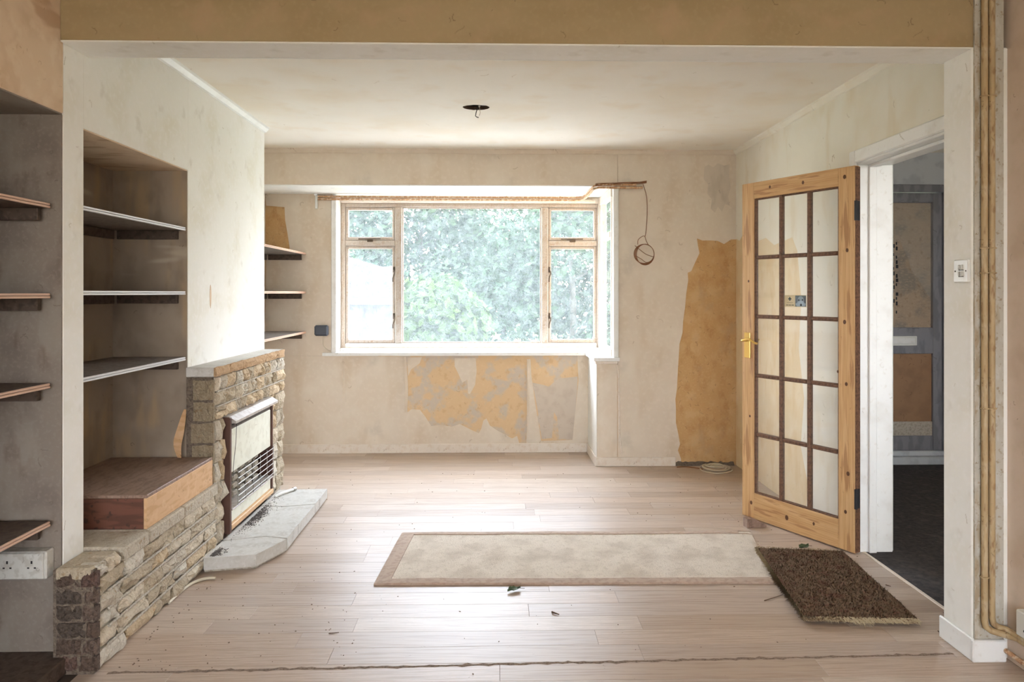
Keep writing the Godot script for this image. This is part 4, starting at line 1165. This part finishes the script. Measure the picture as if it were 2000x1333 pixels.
# ---------------------------------------------------------------- rugs
func make_rugs() -> void:
	var a := Vector2(-0.552, 3.384)     # near left
	var b := Vector2(1.285, 3.36)       # near right
	var c := Vector2(1.43, 4.085)       # far right
	var d := Vector2(-0.514, 4.105)     # far left
	var at := Vector3(0.4, 0, -3.73)
	var t := thing("runner_rug", "long cream runner rug with taupe bound edges on the plank floor", "rug", at)
	var nu := 80
	var nv := 30
	var height := func(u: float, v: float) -> float:
		var e: float = minf(minf(u, 1.0 - u) * 1.85, minf(v, 1.0 - v) * 0.72)
		return 0.008 + 0.003 * stone_noise.get_noise_2d(u * 7.0, v * 2.0) + 0.005 * maxf(0.0, stone_noise.get_noise_2d(u * 4.0 + 9.0, v * 3.0)) - 0.003 * clampf(1.0 - e / 0.02, 0, 1)
	var place := func(u: float, v: float) -> Vector3:
		var p := a.lerp(b, u).lerp(d.lerp(c, u), v)
		return Vector3(p.x, height.call(u, v), -p.y)
	var st := begin()
	var bt := begin()
	for i in nu:
		for j in nv:
			var u0 := float(i) / nu
			var u1 := float(i + 1) / nu
			var v0 := float(j) / nv
			var v1 := float(j + 1) / nv
			var border := i < 3 or j < 2 or (j >= nv - 2 and u1 < 0.965)
			var lift := Vector3(0, 0.004 if border else 0.0, 0)
			quad(bt if border else st, place.call(u0, v0) - at + lift, place.call(u1, v0) - at + lift, place.call(u1, v1) - at + lift, place.call(u0, v1) - at + lift, Vector3.UP)
	# rims of the tape
	for i in nu:
		var u0 := float(i) / nu
		var u1 := float(i + 1) / nu
		for v in [0.0, 2.0 / nv, 1.0 - 2.0 / nv, 1.0]:
			var p: Vector3 = place.call(u0, v) - at + Vector3(0, 0.004, 0)
			var q: Vector3 = place.call(u1, v) - at + Vector3(0, 0.004, 0)
			var drop := p.y if v == 0.0 or v == 1.0 else 0.005
			quad(bt, p, q, q - Vector3(0, drop - 0.0, 0), p - Vector3(0, drop, 0), Vector3.BACK if v < 0.01 or (v > 0.5 and v < 0.99) else Vector3.FORWARD)
	for j in nv:
		var v0 := float(j) / nv
		var v1 := float(j + 1) / nv
		for u in [0.0, 3.0 / nu]:
			var p: Vector3 = place.call(u, v0) - at + Vector3(0, 0.004, 0)
			var q: Vector3 = place.call(u, v1) - at + Vector3(0, 0.004, 0)
			var drop: float = p.y if u == 0.0 else 0.005
			quad(bt, p, q, q - Vector3(0, drop, 0), p - Vector3(0, drop, 0), Vector3.LEFT if u == 0.0 else Vector3.RIGHT)
	put(t, "woven_field", st.commit(), M.rug)
	put(t, "bound_edge", bt.commit(), M.rug_border, Vector3.ZERO, "taupe cloth tape")

	# coir doormat
	var p := [Vector2(1.348, 3.762), Vector2(1.768, 3.705), Vector2(1.702, 2.915), Vector2(1.248, 2.949)]
	var m0 := Vector3(1.516, 0.0, -3.33)
	var m := thing("door_mat", "worn brown coir doormat with frayed straw edges overlapping the runner", "doormat", m0)
	var outline := PackedVector2Array()
	for i in 4:
		for k in 14:
			var q: Vector2 = p[i].lerp(p[(i + 1) % 4], k / 14.0)
			outline.append(q + Vector2(stone_noise.get_noise_2d(i * 20.0 + k * 3.0, 0), stone_noise.get_noise_2d(i * 20.0 + k * 3.0, 40)) * 0.006)
	put(m, "backing", plate(outline, -m0, Vector3.RIGHT, Vector3.FORWARD, Vector3.UP, 0.012, 0.026), M.coir)
	var ft := begin()
	for i in 9000:
		var u := rng.randf()
		var v := rng.randf()
		var q: Vector2 = p[0].lerp(p[1], u).lerp(p[3].lerp(p[2], u), v)
		var o := Vector3(q.x, 0.025, -q.y) - m0
		var lean := Vector3(rng.randf_range(-0.006, 0.006), rng.randf_range(0.005, 0.011), rng.randf_range(-0.006, 0.006))
		var s := Vector3(rng.randf_range(-1, 1), 0, rng.randf_range(-1, 1)).normalized() * 0.0016
		var tone := rng.randf()
		var col := Color(0.13, 0.085, 0.052).lerp(Color(0.3, 0.21, 0.13), tone * tone)
		if stone_noise.get_noise_2d(u * 4.0 + 3.0, v * 5.0) > 0.15:
			col = col.lerp(Color(0.17, 0.07, 0.045), 0.5)
		for w in [o - s, o + s, o + lean]:
			ft.set_color(col)
			ft.set_normal((Vector3.UP + s * 200.0).normalized())
			ft.add_vertex(w)
	var pile := put(m, "coir_pile", ft.commit(), M.fibre)
	pile.set_meta("kind", "stuff")
	var fr := begin()
	for i in 4200:
		var e := 3 if rng.randf() < 0.55 else (2 if rng.randf() < 0.6 else 0)
		var f := rng.randf()
		var q: Vector2 = p[e].lerp(p[(e + 1) % 4], f)
		var out := (q - Vector2(1.516, 3.33)).normalized()
		var o := Vector3(q.x, rng.randf_range(0.014, 0.034), -q.y) - m0
		var go := Vector3(out.x, rng.randf_range(-0.6, 0.3), -out.y) * rng.randf_range(0.006, 0.02) + Vector3(rng.randf_range(-0.008, 0.008), 0, rng.randf_range(-0.008, 0.008))
		if f > 0.4 and f < 0.6 and e == 2:
			go *= 1.8
		var s := Vector3(0, 0.0012, 0) + Vector3(-out.y, 0, out.x) * 0.0008
		var col := Color(0.42, 0.31, 0.17).lerp(Color(0.6, 0.5, 0.32), rng.randf())
		for w in [o - s, o + s, o + go]:
			fr.set_color(col)
			fr.set_normal(Vector3(out.x, 0.5, -out.y).normalized())
			fr.add_vertex(w)
	var fringe := put(m, "frayed_fringe", fr.commit(), M.fibre)
	fringe.set_meta("kind", "stuff")

# ---------------------------------------------------------------- outdoors
func tree(label: String, at: Vector3, height: float, spread: float, low: float, leaves: int, tint: Color) -> void:
	var t := thing("garden_tree", label, "tree", at, "trees and shrubs outside the bay window")
	var tr := begin()
	add_tube(tr, smooth([Vector3.ZERO, Vector3(0.05, height * 0.3, 0.03), Vector3(-0.04, height * 0.6, 0), Vector3(0, height * 0.9, 0)], 4), 0.08, 8, 0.02)
	for k in 5:
		var a := TAU * k / 5.0 + height
		add_tube(tr, [Vector3(0, height * (0.3 + 0.1 * k), 0), Vector3(cos(a) * spread * 0.6, height * (0.42 + 0.1 * k), sin(a) * spread * 0.6)], 0.03, 5, 0.008)
	put(t, "trunk", tr.commit(), M.bark)
	var st := begin()
	var lumps := []
	for k in 22:
		var a := rng.randf() * TAU
		var r := sqrt(rng.randf()) * spread * 0.75
		lumps.append([Vector3(cos(a) * r, lerpf(low, height * 0.92, rng.randf()), sin(a) * r), rng.randf_range(0.3, 0.6) * spread])
	for i in leaves:
		var l: Array = lumps[rng.randi() % lumps.size()]
		var dir := Vector3(rng.randfn(), rng.randfn(), rng.randfn()).normalized()
		var p: Vector3 = l[0] + dir * l[1] * pow(rng.randf(), 0.4)
		p.y = maxf(p.y, 0.05)
		var n := (dir + Vector3(rng.randfn(), rng.randfn() + 0.8, rng.randfn()) * 0.6).normalized()
		var u := n.cross(Vector3(rng.randfn(), rng.randfn(), rng.randfn())).normalized()
		var v := n.cross(u)
		var s := rng.randf_range(0.06, 0.12)
		var col := (tint * 0.3).lerp(Color(tint.r * 0.6, tint.g * 0.6, tint.b * 0.5), rng.randf())
		for q in [p - u * s, p + v * s * 0.5, p + u * s, p - u * s, p + u * s, p - v * s * 0.5]:
			st.set_color(col)
			st.set_normal(n)
			st.add_vertex(q)
	var f := put(t, "foliage", st.commit(), M.leaf)
	f.set_meta("kind", "stuff")

func make_garden() -> void:
	var g := structure("ground", "pale paved terrace and lawn outside the window")
	bx(g, "terrace", M.paving, -30, 30, -0.5, -0.345, 6.46, 10.5)
	bx(g, "lawn", M.lawn, -30, 30, -0.5, -0.35, 10.5, 45)
	# unseen storey added above to shade the garden next to the house
	var up := structure("wall_upper_added", "unseen upper storey added to shade the garden")
	bx(up, "storey", M.tan_wall, -2.6, 4.4, CEIL + 0.27, 5.2, -2.65, 6.3)
	var w := thing("garden_wall", "pale lavender garden wall with sloping top outside the left casement", "wall", Vector3(-2.2, -0.35, -9.5))
	var poly := PackedVector2Array()
	for k in [[600, 478], [690, 505], [720, 514], [745, 521], [774, 520], [778, 720], [600, 720]]:
		var p := on_d(k[0], k[1], 9.4)
		poly.append(Vector2(p.x, maxf(p.y, -0.35)))
	put(w, "wall_body", plate(poly, -w.position, Vector3.RIGHT, Vector3.UP, Vector3.FORWARD, 9.4, 9.55), M.pale_wall)
	var l0 := on_d(600, 587, 9.4)
	var l1 := on_d(774, 587, 9.4)
	bx(w, "ledge", M.paving, l0.x, l1.x, l0.y - 0.05, l0.y + 0.03, 9.32, 9.4, 0.01, "white ledge")
	var spots := [
		["tall blue green tree behind the pale garden wall", -3.4, 14.5, 4.6, 1.9, 0.3, Color(0.065, 0.11, 0.08)],
		["bushy grey green tree left of the window's middle", -1.5, 15.5, 4.4, 1.7, 0.2, Color(0.08, 0.12, 0.075)],
		["bright green shrub low in front of the garden trees", -0.9, 11.5, 1.7, 0.8, 0.1, Color(0.1, 0.16, 0.06)],
		["dense dark tree right of the window's middle", 1.5, 14.5, 4.8, 1.9, 0.2, Color(0.06, 0.1, 0.06)],
		["pale olive tree with a loose crown beyond the right casement", 3.5, 15.5, 4.4, 1.8, 0.2, Color(0.12, 0.14, 0.09)],
		["far blue green tree filling the gap behind the others", 0.2, 19.5, 4.3, 2.6, 0.2, Color(0.075, 0.12, 0.085)],
		["far wide tree behind the pale garden wall and casement", -5.0, 19.5, 5.0, 2.8, 0.2, Color(0.07, 0.115, 0.08)],
		["far wide tree at the right edge of the garden", 5.2, 19.5, 5.0, 2.8, 0.2, Color(0.1, 0.13, 0.09)]]
	for s in spots:
		tree(s[0], Vector3(s[1], -0.35, -s[2]), s[3], s[4], s[5], 9000, s[6])

# ---------------------------------------------------------------- small things
func make_small_things() -> void:
	# twin pipes over the window that turn out along the soffit and across the back wall
	var pr := thing("copper_pipe", "pair of painted copper pipes clipped above the bay window", "pipe", Vector3(0, 2.13, -6.1))
	for k in 2:
		var y := 2.142 - k * 0.022
		var path := [Vector3(-1.47, y, -(D2 - 0.02)), Vector3(-0.3, y - 0.002, -(D2 - 0.02)), Vector3(0.66, y - 0.004, -(D2 - 0.02)), Vector3(0.735, y - 0.002, -(D2 - 0.05)), Vector3(0.755, y + 0.006, -(D2 - 0.16)), Vector3(0.76, y + 0.01, -(D1 + 0.1)), Vector3(0.765, y + 0.02, -(D1 - 0.02)), Vector3(0.80, y + 0.03, -(D1 - 0.026)), Vector3(1.09 + 0.05 * k, y + 0.03, -(D1 - 0.024))]
		put(pr, "pipe_run", tube(path.map(func(p): return p - pr.position), 0.009, 8), M.copper)
	for x in [-1.1, -0.5, 0.1, 0.55]:
		put(pr, "clip", cbox(Vector3(0.012, 0.05, 0.022), 0.002), M.wire_pale, Vector3(x, 2.129, -(D2 - 0.014)) - pr.position)
	var wb := thing("wire_bundle", "bundle of old brown wires along the pipes on the back wall", "wires", Vector3(0.96, 2.18, -(D1 - 0.03)))
	for k in 5:
		var pts := []
		for i in 7:
			var f := i / 6.0
			pts.append(Vector3(0.775 + f * 0.395, 2.163 + f * 0.022 + 0.008 * stone_noise.get_noise_2d(k * 13.0, i * 2.0) + k * 0.0035, -(D1 - 0.03 - 0.006 * sin(k * 2.0 + i))) - wb.position)
		put(wb, "wire", tube(smooth(pts, 3), 0.0028, 5), M.wire)
	var hang := thing("hanging_cable", "thin brown cable hanging down the back wall into a round coil", "cable", Vector3(1.15, 1.66, -(D1 - 0.02)))
	var drop := [on_d(1256, 360, D1 - 0.02), on_d(1263, 385, D1 - 0.012), on_d(1264, 420, D1 - 0.01), on_d(1262, 450, D1 - 0.01), on_d(1260, 462, D1 - 0.012)]
	put(hang, "lead", tube(smooth(drop, 5).map(func(p): return p - hang.position), 0.0026, 5), M.wire)
	for k in 4:
		var mid := on_d(1258.0, 496.0, D1 - 0.016 - k * 0.003)
		var ring := []
		for i in 33:
			var a := TAU * i / 32.0
			ring.append(mid + Vector3(cos(a) * (0.078 - k * 0.003), sin(a) * (0.074 + k * 0.002), 0.002 * sin(3 * a + k)) + Vector3(k * 0.003, -k * 0.002, 0) - hang.position)
		put(hang, "coil_turn", tube(ring, 0.0026, 5), M.wire)
	var loops := [[[1240, 480], [1250, 488], [1262, 497], [1276, 502]], [[1241, 500], [1252, 506], [1262, 513], [1270, 511]], [[1246, 478], [1247, 468], [1258, 461], [1262, 470], [1266, 478]]]
	for l in loops:
		var pts := []
		for q in l:
			pts.append(on_d(q[0], q[1], D1 - 0.03) - hang.position)
		put(hang, "loose_loop", tube(smooth(pts, 4), 0.0024, 5), M.wire)
	var cc := on_y(1397, 917, 0.0)
	var coil := thing("cable_coil", "loose coil of pale cable lying on the floor in the corner", "cable", Vector3(cc.x, 0, cc.z))
	for k in 5:
		var ring := []
		for i in 33:
			var a := TAU * i / 32.0
			ring.append(Vector3(cos(a) * (0.118 - k * 0.017) + 0.012 * sin(k * 2.0), 0.005 + k * 0.006 + 0.004 * sin(2 * a + k), sin(a) * (0.13 - k * 0.02) + 0.016 * cos(k * 3.0)))
		put(coil, "cable_turn", tube(ring, 0.0048, 6), M.wire_pale)
	put(coil, "cable_end", tube(smooth([Vector3(-0.1, 0.006, 0.02), Vector3(-0.16, 0.006, -0.03), Vector3(-0.22, 0.006, -0.06), Vector3(-0.28, 0.006, -0.05)]), 0.0042, 6), M.wire)
	# black adaptor on the bay wall and its lead
	var bb := on_d(628, 646, D2 - 0.03)
	var ad := thing("power_box", "small dark blue grey box on wall left of the window", "box", bb)
	put(ad, "housing", cbox(Vector3(0.112, 0.088, 0.05), 0.012), M.box_blue, Vector3(0, 0, 0.0))
	put(ad, "lead", tube(smooth([Vector3(0.01, -0.04, -0.008), Vector3(0.008, -0.09, -0.02), Vector3(0.012, -0.13, -0.023), Vector3(0.05, -0.165, -0.022), Vector3(0.07, -0.17, -0.02)]), 0.0025, 5), M.wire_pale)
	var bk := thing("rail_bracket", "white angle bracket fixed left of the window head", "bracket", on_d(618, 394, D2 - 0.012))
	put(bk, "upright", cbox(Vector3(0.02, 0.12, 0.012), 0.002), M.gloss_white)
	put(bk, "arm", cbox(Vector3(0.02, 0.015, 0.05), 0.002), M.gloss_white, Vector3(0, 0.055, 0.02))
	# a plastered-over cable run below the sill
	var run := thing("cable_cover", "thin painted cable cover running down from the sill return", "cable", Vector3(0.96, 0.4, -(D1 - 0.006)))
	put(run, "cover_strip", tube(smooth([Vector3(0.94, 0.79, -D1 + 0.004), Vector3(0.955, 0.74, -D1 + 0.004), Vector3(0.962, 0.5, -D1 + 0.004), Vector3(0.965, 0.25, -D1 + 0.004), Vector3(0.985, 0.09, -D1 + 0.004)]).map(func(p): return p - run.position), 0.007, 6), M.frame_pale)
	# wire from the ceiling hole
	var hw := on_y(932, 210, CEIL)
	var wi := thing("ceiling_wire", "short grey wire dangling from the ragged ceiling hole", "wire", hw)
	put(wi, "wire_end", tube([Vector3(0.0, 0.06, 0), Vector3(0.003, 0.0, 0), Vector3(-0.006, -0.03, 0), Vector3(-0.01, -0.052, 0.003), Vector3(-0.002, -0.058, 0.003), Vector3(0.008, -0.06, 0)], 0.0026, 6), M.hole)
	put(wi, "wire_end", tube([Vector3(0.01, 0.05, 0), Vector3(0.014, -0.004, 0), Vector3(0.018, -0.03, 0), Vector3(0.012, -0.05, 0.002)], 0.0018, 6), M.wire_pale)
	put(wi, "terminal", cbox(Vector3(0.012, 0.025, 0.012), 0.003), M.plastic, Vector3(0.012, 0.012, 0.01))

	# electrics
	var so := thing("socket_strip", "white surface-mounted socket strip under lowest shelf of near niche", "socket", Vector3(-1.74, 0.385, -2.64))
	bx(so, "back_box", M.plastic_old, -1.905, -1.567, 0.335, 0.432, 2.616, 2.664, 0.004)
	for k in 2:
		var cx := -1.655 - k * 0.165
		var fp := bx(so, "face_plate", M.plastic_old, cx - 0.08, cx + 0.08, 0.338, 0.429, 2.608, 2.616, 0.003)
		for g in 2:
			var ox := cx + (0.042 if g == 0 else -0.042)
			bx(fp, "pin_hole", M.hole, ox - 0.003, ox + 0.003, 0.393, 0.403, 2.6072, 2.609)
			bx(fp, "pin_hole", M.hole, ox - 0.015, ox - 0.008, 0.376, 0.381, 2.6072, 2.609)
			bx(fp, "pin_hole", M.hole, ox + 0.008, ox + 0.015, 0.376, 0.381, 2.6072, 2.609)
	var sw := thing("light_switch", "square white switch plate on the inner face of the white pier", "switch", Vector3(1.74, 1.42, -2.695))
	bx(sw, "back_plate", M.plastic, 1.728, 1.74, 1.376, 1.462, 2.652, 2.738, 0.004)
	for k in 2:
		for j in 2:
			bx(sw, "rocker", M.plastic_old, 1.7225, 1.729, 1.424 - j * 0.024, 1.442 - j * 0.024, 2.679 + k * 0.016, 2.689 + k * 0.016, 0.002)
			bx(sw, "slot", M.hole, 1.7275, 1.7285, 1.421 - j * 0.024, 1.4235 - j * 0.024, 2.677 + k * 0.016, 2.691 + k * 0.016)
	for d in [2.664, 2.726]:
		bx(sw, "screw", M.iron, 1.7265, 1.7285, 1.416, 1.422, d - 0.003, d + 0.003, 0.001)
	var s2 := thing("socket_box", "white socket box low on the right wall beside the pipes", "socket", Vector3(1.86, 0.18, -2.45))
	bx(s2, "back_box", M.plastic, 1.835, XR, 0.135, 0.225, 2.36, 2.555, 0.004)
	for k in 3:
		bx(s2, "pin_hole", M.hole, 1.8342, 1.836, 0.16 + 0.014 * (k % 2), 0.167 + 0.014 * (k % 2), 2.45 + k * 0.03, 2.456 + k * 0.03)

	# heating pipes down the pier
	for k in 2:
		var x := 1.772 + k * 0.027
		var hp := thing("heating_pipe", ["paint-flecked brown pipe running down the pier, beside the white corner", "paint-flecked brown pipe running down the pier, beside the tan wall"][k], "pipe", Vector3(x, 1.2, -2.625))
		var path := [Vector3(x, CEIL - 0.002, -2.626)]
		for i in 12:
			path.append(Vector3(x + 0.0015 * stone_noise.get_noise_2d(i * 3.0, k * 9.0), 2.3 - i * 0.19, -2.626))
		path += [Vector3(x, 0.15 - k * -0.012, -2.626), Vector3(x + 0.004, 0.13 + k * 0.012, -2.624), Vector3(x + 0.02, 0.118 + k * 0.012, -2.618), Vector3(x + 0.04, 0.115 + k * 0.012, -2.605), Vector3(1.852, 0.112 + k * 0.012, -2.57 + k * 0.02), Vector3(1.858, 0.108 + k * 0.012, -2.3)]
		put(hp, "pipe_body", tube(path.map(func(p): return p - hp.position), 0.0115, 10), M.pipe)
		for y in [2.05, 1.5, 1.41, 0.92, 0.31]:
			if k == 0 or y > 0.5:
				var ring := []
				for i in 13:
					var a := TAU * i / 12.0
					ring.append(Vector3(x + cos(a) * 0.0135, y, -2.626 + sin(a) * 0.0135) - hp.position)
				put(hp, "clip", tube(ring, 0.0028, 5), M.pipe)
	var fp := thing("floor_pipe", "copper pipe running along the floor below the right socket box", "pipe", Vector3(1.85, 0.04, -2.4))
	put(fp, "pipe_body", tube([Vector3(1.846, 0.045, -2.62) - fp.position, Vector3(1.85, 0.04, -2.4) - fp.position, Vector3(1.85, 0.04, -1.9) - fp.position], 0.009, 8), M.copper)

	# strip of torn lining leaning in the niche, and the white cable along the stone foot
	var ts := thing("torn_strip", "curled tan strip of torn lining standing beside the wooden box", "strip", Vector3(-1.6, 0.52, -3.69))
	var st := begin()
	var line := smooth([on_d(352, 900, 3.70), on_d(347, 870, 3.68), on_d(353, 840, 3.69), on_d(362, 800, 3.72)], 5)
	for i in line.size() - 1:
		var w0 := 0.006 + 0.016 * sin(PI * i / (line.size() - 1.0))
		var w1 := 0.006 + 0.016 * sin(PI * (i + 1) / (line.size() - 1.0))
		for z in [0.0, 0.0012]:
			quad(st, line[i] - ts.position + Vector3(-w0, 0, z), line[i] - ts.position + Vector3(w0, 0, z + 0.004), line[i + 1] - ts.position + Vector3(w1, 0, z + 0.004), line[i + 1] - ts.position + Vector3(-w1, 0, z), Vector3.BACK if z > 0 else Vector3.FORWARD)
	put(ts, "paper_strip", st.commit(), M.box_ply)
	var wc := thing("white_cable", "white cable end lying along the foot of the low stone wall", "cable", on_y(390, 1135, 0.0))
	put(wc, "cable_body", tube(smooth([on_y(330, 1178, 0.008), on_y(352, 1157, 0.008), on_y(375, 1140, 0.008), on_y(400, 1131, 0.008), on_y(421, 1130, 0.008)], 4).map(func(p): return p - wc.position), 0.0065, 7), M.wire_pale)

	# leaves, twigs and crumbs on the floor
	for l in [[1004, 1155, "crumpled green leaf on bare planks in front of the runner", 0.034], [1570, 1071, "dark dry leaf on the planks between doormat and glazed door", 0.036]]:
		var p := on_y(l[0], l[1], 0.002)
		var t := thing("leaf", l[2], "leaf", p)
		var ls := begin()
		var n := 8
		for i in n:
			for j in 4:
				var c := []
				for q in [[i, j], [i + 1, j], [i + 1, j + 1], [i, j + 1]]:
					var u: float = q[0] / float(n) * 2.0 - 1.0
					var v: float = q[1] / 4.0 * 2.0 - 1.0
					var wd := (1.0 - u * u) * 0.62
					c.append(Vector3(u * float(l[3]), 0.004 + 0.016 * absf(stone_noise.get_noise_2d(q[0] * 1.7 + l[0], q[1] * 2.3)) + 0.006 * v * v, v * wd * float(l[3])))
				quad(ls, c[0], c[1], c[2], c[3], Vector3.UP)
				quad(ls, c[0] - Vector3(0, 0.0008, 0), c[1] - Vector3(0, 0.0008, 0), c[2] - Vector3(0, 0.0008, 0), c[3] - Vector3(0, 0.0008, 0), Vector3.DOWN)
		put(t, "blade", ls.commit(), M.green_leaf)
		put(t, "stalk", tube([Vector3(l[3], 0.006, 0), Vector3(l[3] * 1.5, 0.004, 0.008)], 0.0012, 5), M.twig)
		t.rotation.y = 0.5
	for l in [[[1078, 1196], [1092, 1201], "short dark twig on planks in front of the runner", 0.004], [[1493, 1174], [1530, 1162], "thin curved twig beside the doormat's straw edge", 0.0022], [[1832, 1233], [1850, 1253], "pale splinter lying by the foot of the white pier", 0.002], [[642, 1238], [662, 1236], "thin dark twig on planks beside the stone hearth", 0.0018], [[1730, 1143], [1740, 1146], "small splinter on planks near the hall threshold", 0.002]]:
		var a := on_y(l[0][0], l[0][1], float(l[3]))
		var b := on_y(l[1][0], l[1][1], float(l[3]))
		var t := thing("twig", l[2], "twig", (a + b) / 2)
		put(t, "stick", tube([a - t.position, (a + b) / 2 - t.position + Vector3(0, 0.001, 0.003), b - t.position], l[3], 6, l[3] * 0.6), M.twig)
	var cr := begin()
	for i in 420:
		var p := Vector3.ZERO
		var size := rng.randf_range(0.0012, 0.004)
		if i < 150:
			p = on_y(rng.randf_range(240, 700), rng.randf_range(980, 1320), 0)
			if p.x < -1.34 or -p.z < 2.55 or (p.x < -1.05 and -p.z > 3.5):
				continue
		elif i < 230:
			p = Vector3(rng.randf_range(1.35, 1.85), 0, -rng.randf_range(3.55, 5.5))
		elif i < 260:
			p = Vector3(-1.35 + absf(rng.randfn()) * 0.05, 0, -rng.randf_range(2.6, 3.5))
		else:
			p = Vector3(rng.randf_range(-1.3, 1.7), 0, -rng.randf_range(2.55, 5.6))
		add_box(cr, p + Vector3(0, size * 0.3, 0), Vector3(size * rng.randf_range(0.8, 2.0), size * 0.6, size), 0.0, Basis(Vector3.UP, rng.randf() * TAU))
	var crumbs := put(self, "floor_crumbs", cr.commit(), M.dirt)
	crumbs.set_meta("kind", "stuff")
	crumbs.set_meta("label", "scattered dark crumbs and grit on the plank floor")
	crumbs.set_meta("category", "debris")
	# soot and broken mortar below the gas fire and at the near end of the hearth
	var ru := begin()
	for i in 1500:
		var size := rng.randf_range(0.001, 0.0045)
		var p := Vector3(-1.365 + absf(rng.randfn()) * 0.03, 0.071 + size * 0.2, -(4.2 + rng.randfn() * 0.15)) if i < 1200 else Vector3(-1.37 + absf(rng.randfn()) * 0.02, 0.071 + size * 0.2, -(3.63 + rng.randfn() * 0.03))
		if -p.z < 3.575 or p.x > -1.12:
			continue
		add_box(ru, p, Vector3(size * rng.randf_range(0.8, 1.6), size * 0.7, size), size * 0.2, Basis(Vector3(rng.randf(), 1, rng.randf()).normalized(), rng.randf() * TAU))
	var rubble := put(self, "hearth_rubble", ru.commit(), M.soot)
	rubble.set_meta("kind", "stuff")
	rubble.set_meta("label", "dark soot and mortar crumbs on the hearth under the gas fire")
	rubble.set_meta("category", "rubble")
	# dirt where the dividing wall once stood, with the floor ridge's shade painted in
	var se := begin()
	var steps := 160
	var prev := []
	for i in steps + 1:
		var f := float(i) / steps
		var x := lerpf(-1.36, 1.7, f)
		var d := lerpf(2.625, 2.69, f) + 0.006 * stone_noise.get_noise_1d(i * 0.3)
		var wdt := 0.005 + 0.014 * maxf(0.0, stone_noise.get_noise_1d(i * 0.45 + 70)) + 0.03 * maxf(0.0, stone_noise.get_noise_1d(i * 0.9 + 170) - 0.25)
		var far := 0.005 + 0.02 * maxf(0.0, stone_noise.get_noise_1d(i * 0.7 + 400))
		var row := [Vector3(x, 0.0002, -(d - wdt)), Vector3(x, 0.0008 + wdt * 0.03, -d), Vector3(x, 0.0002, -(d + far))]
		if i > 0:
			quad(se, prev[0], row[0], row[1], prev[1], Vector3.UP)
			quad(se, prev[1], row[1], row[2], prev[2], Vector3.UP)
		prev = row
	var seam := put(self, "dirt_shade_seam", se.commit(), M.dirt)
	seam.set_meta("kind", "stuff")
	seam.set_meta("label", "line of brown dirt and painted ridge shade across the planks under the beam")
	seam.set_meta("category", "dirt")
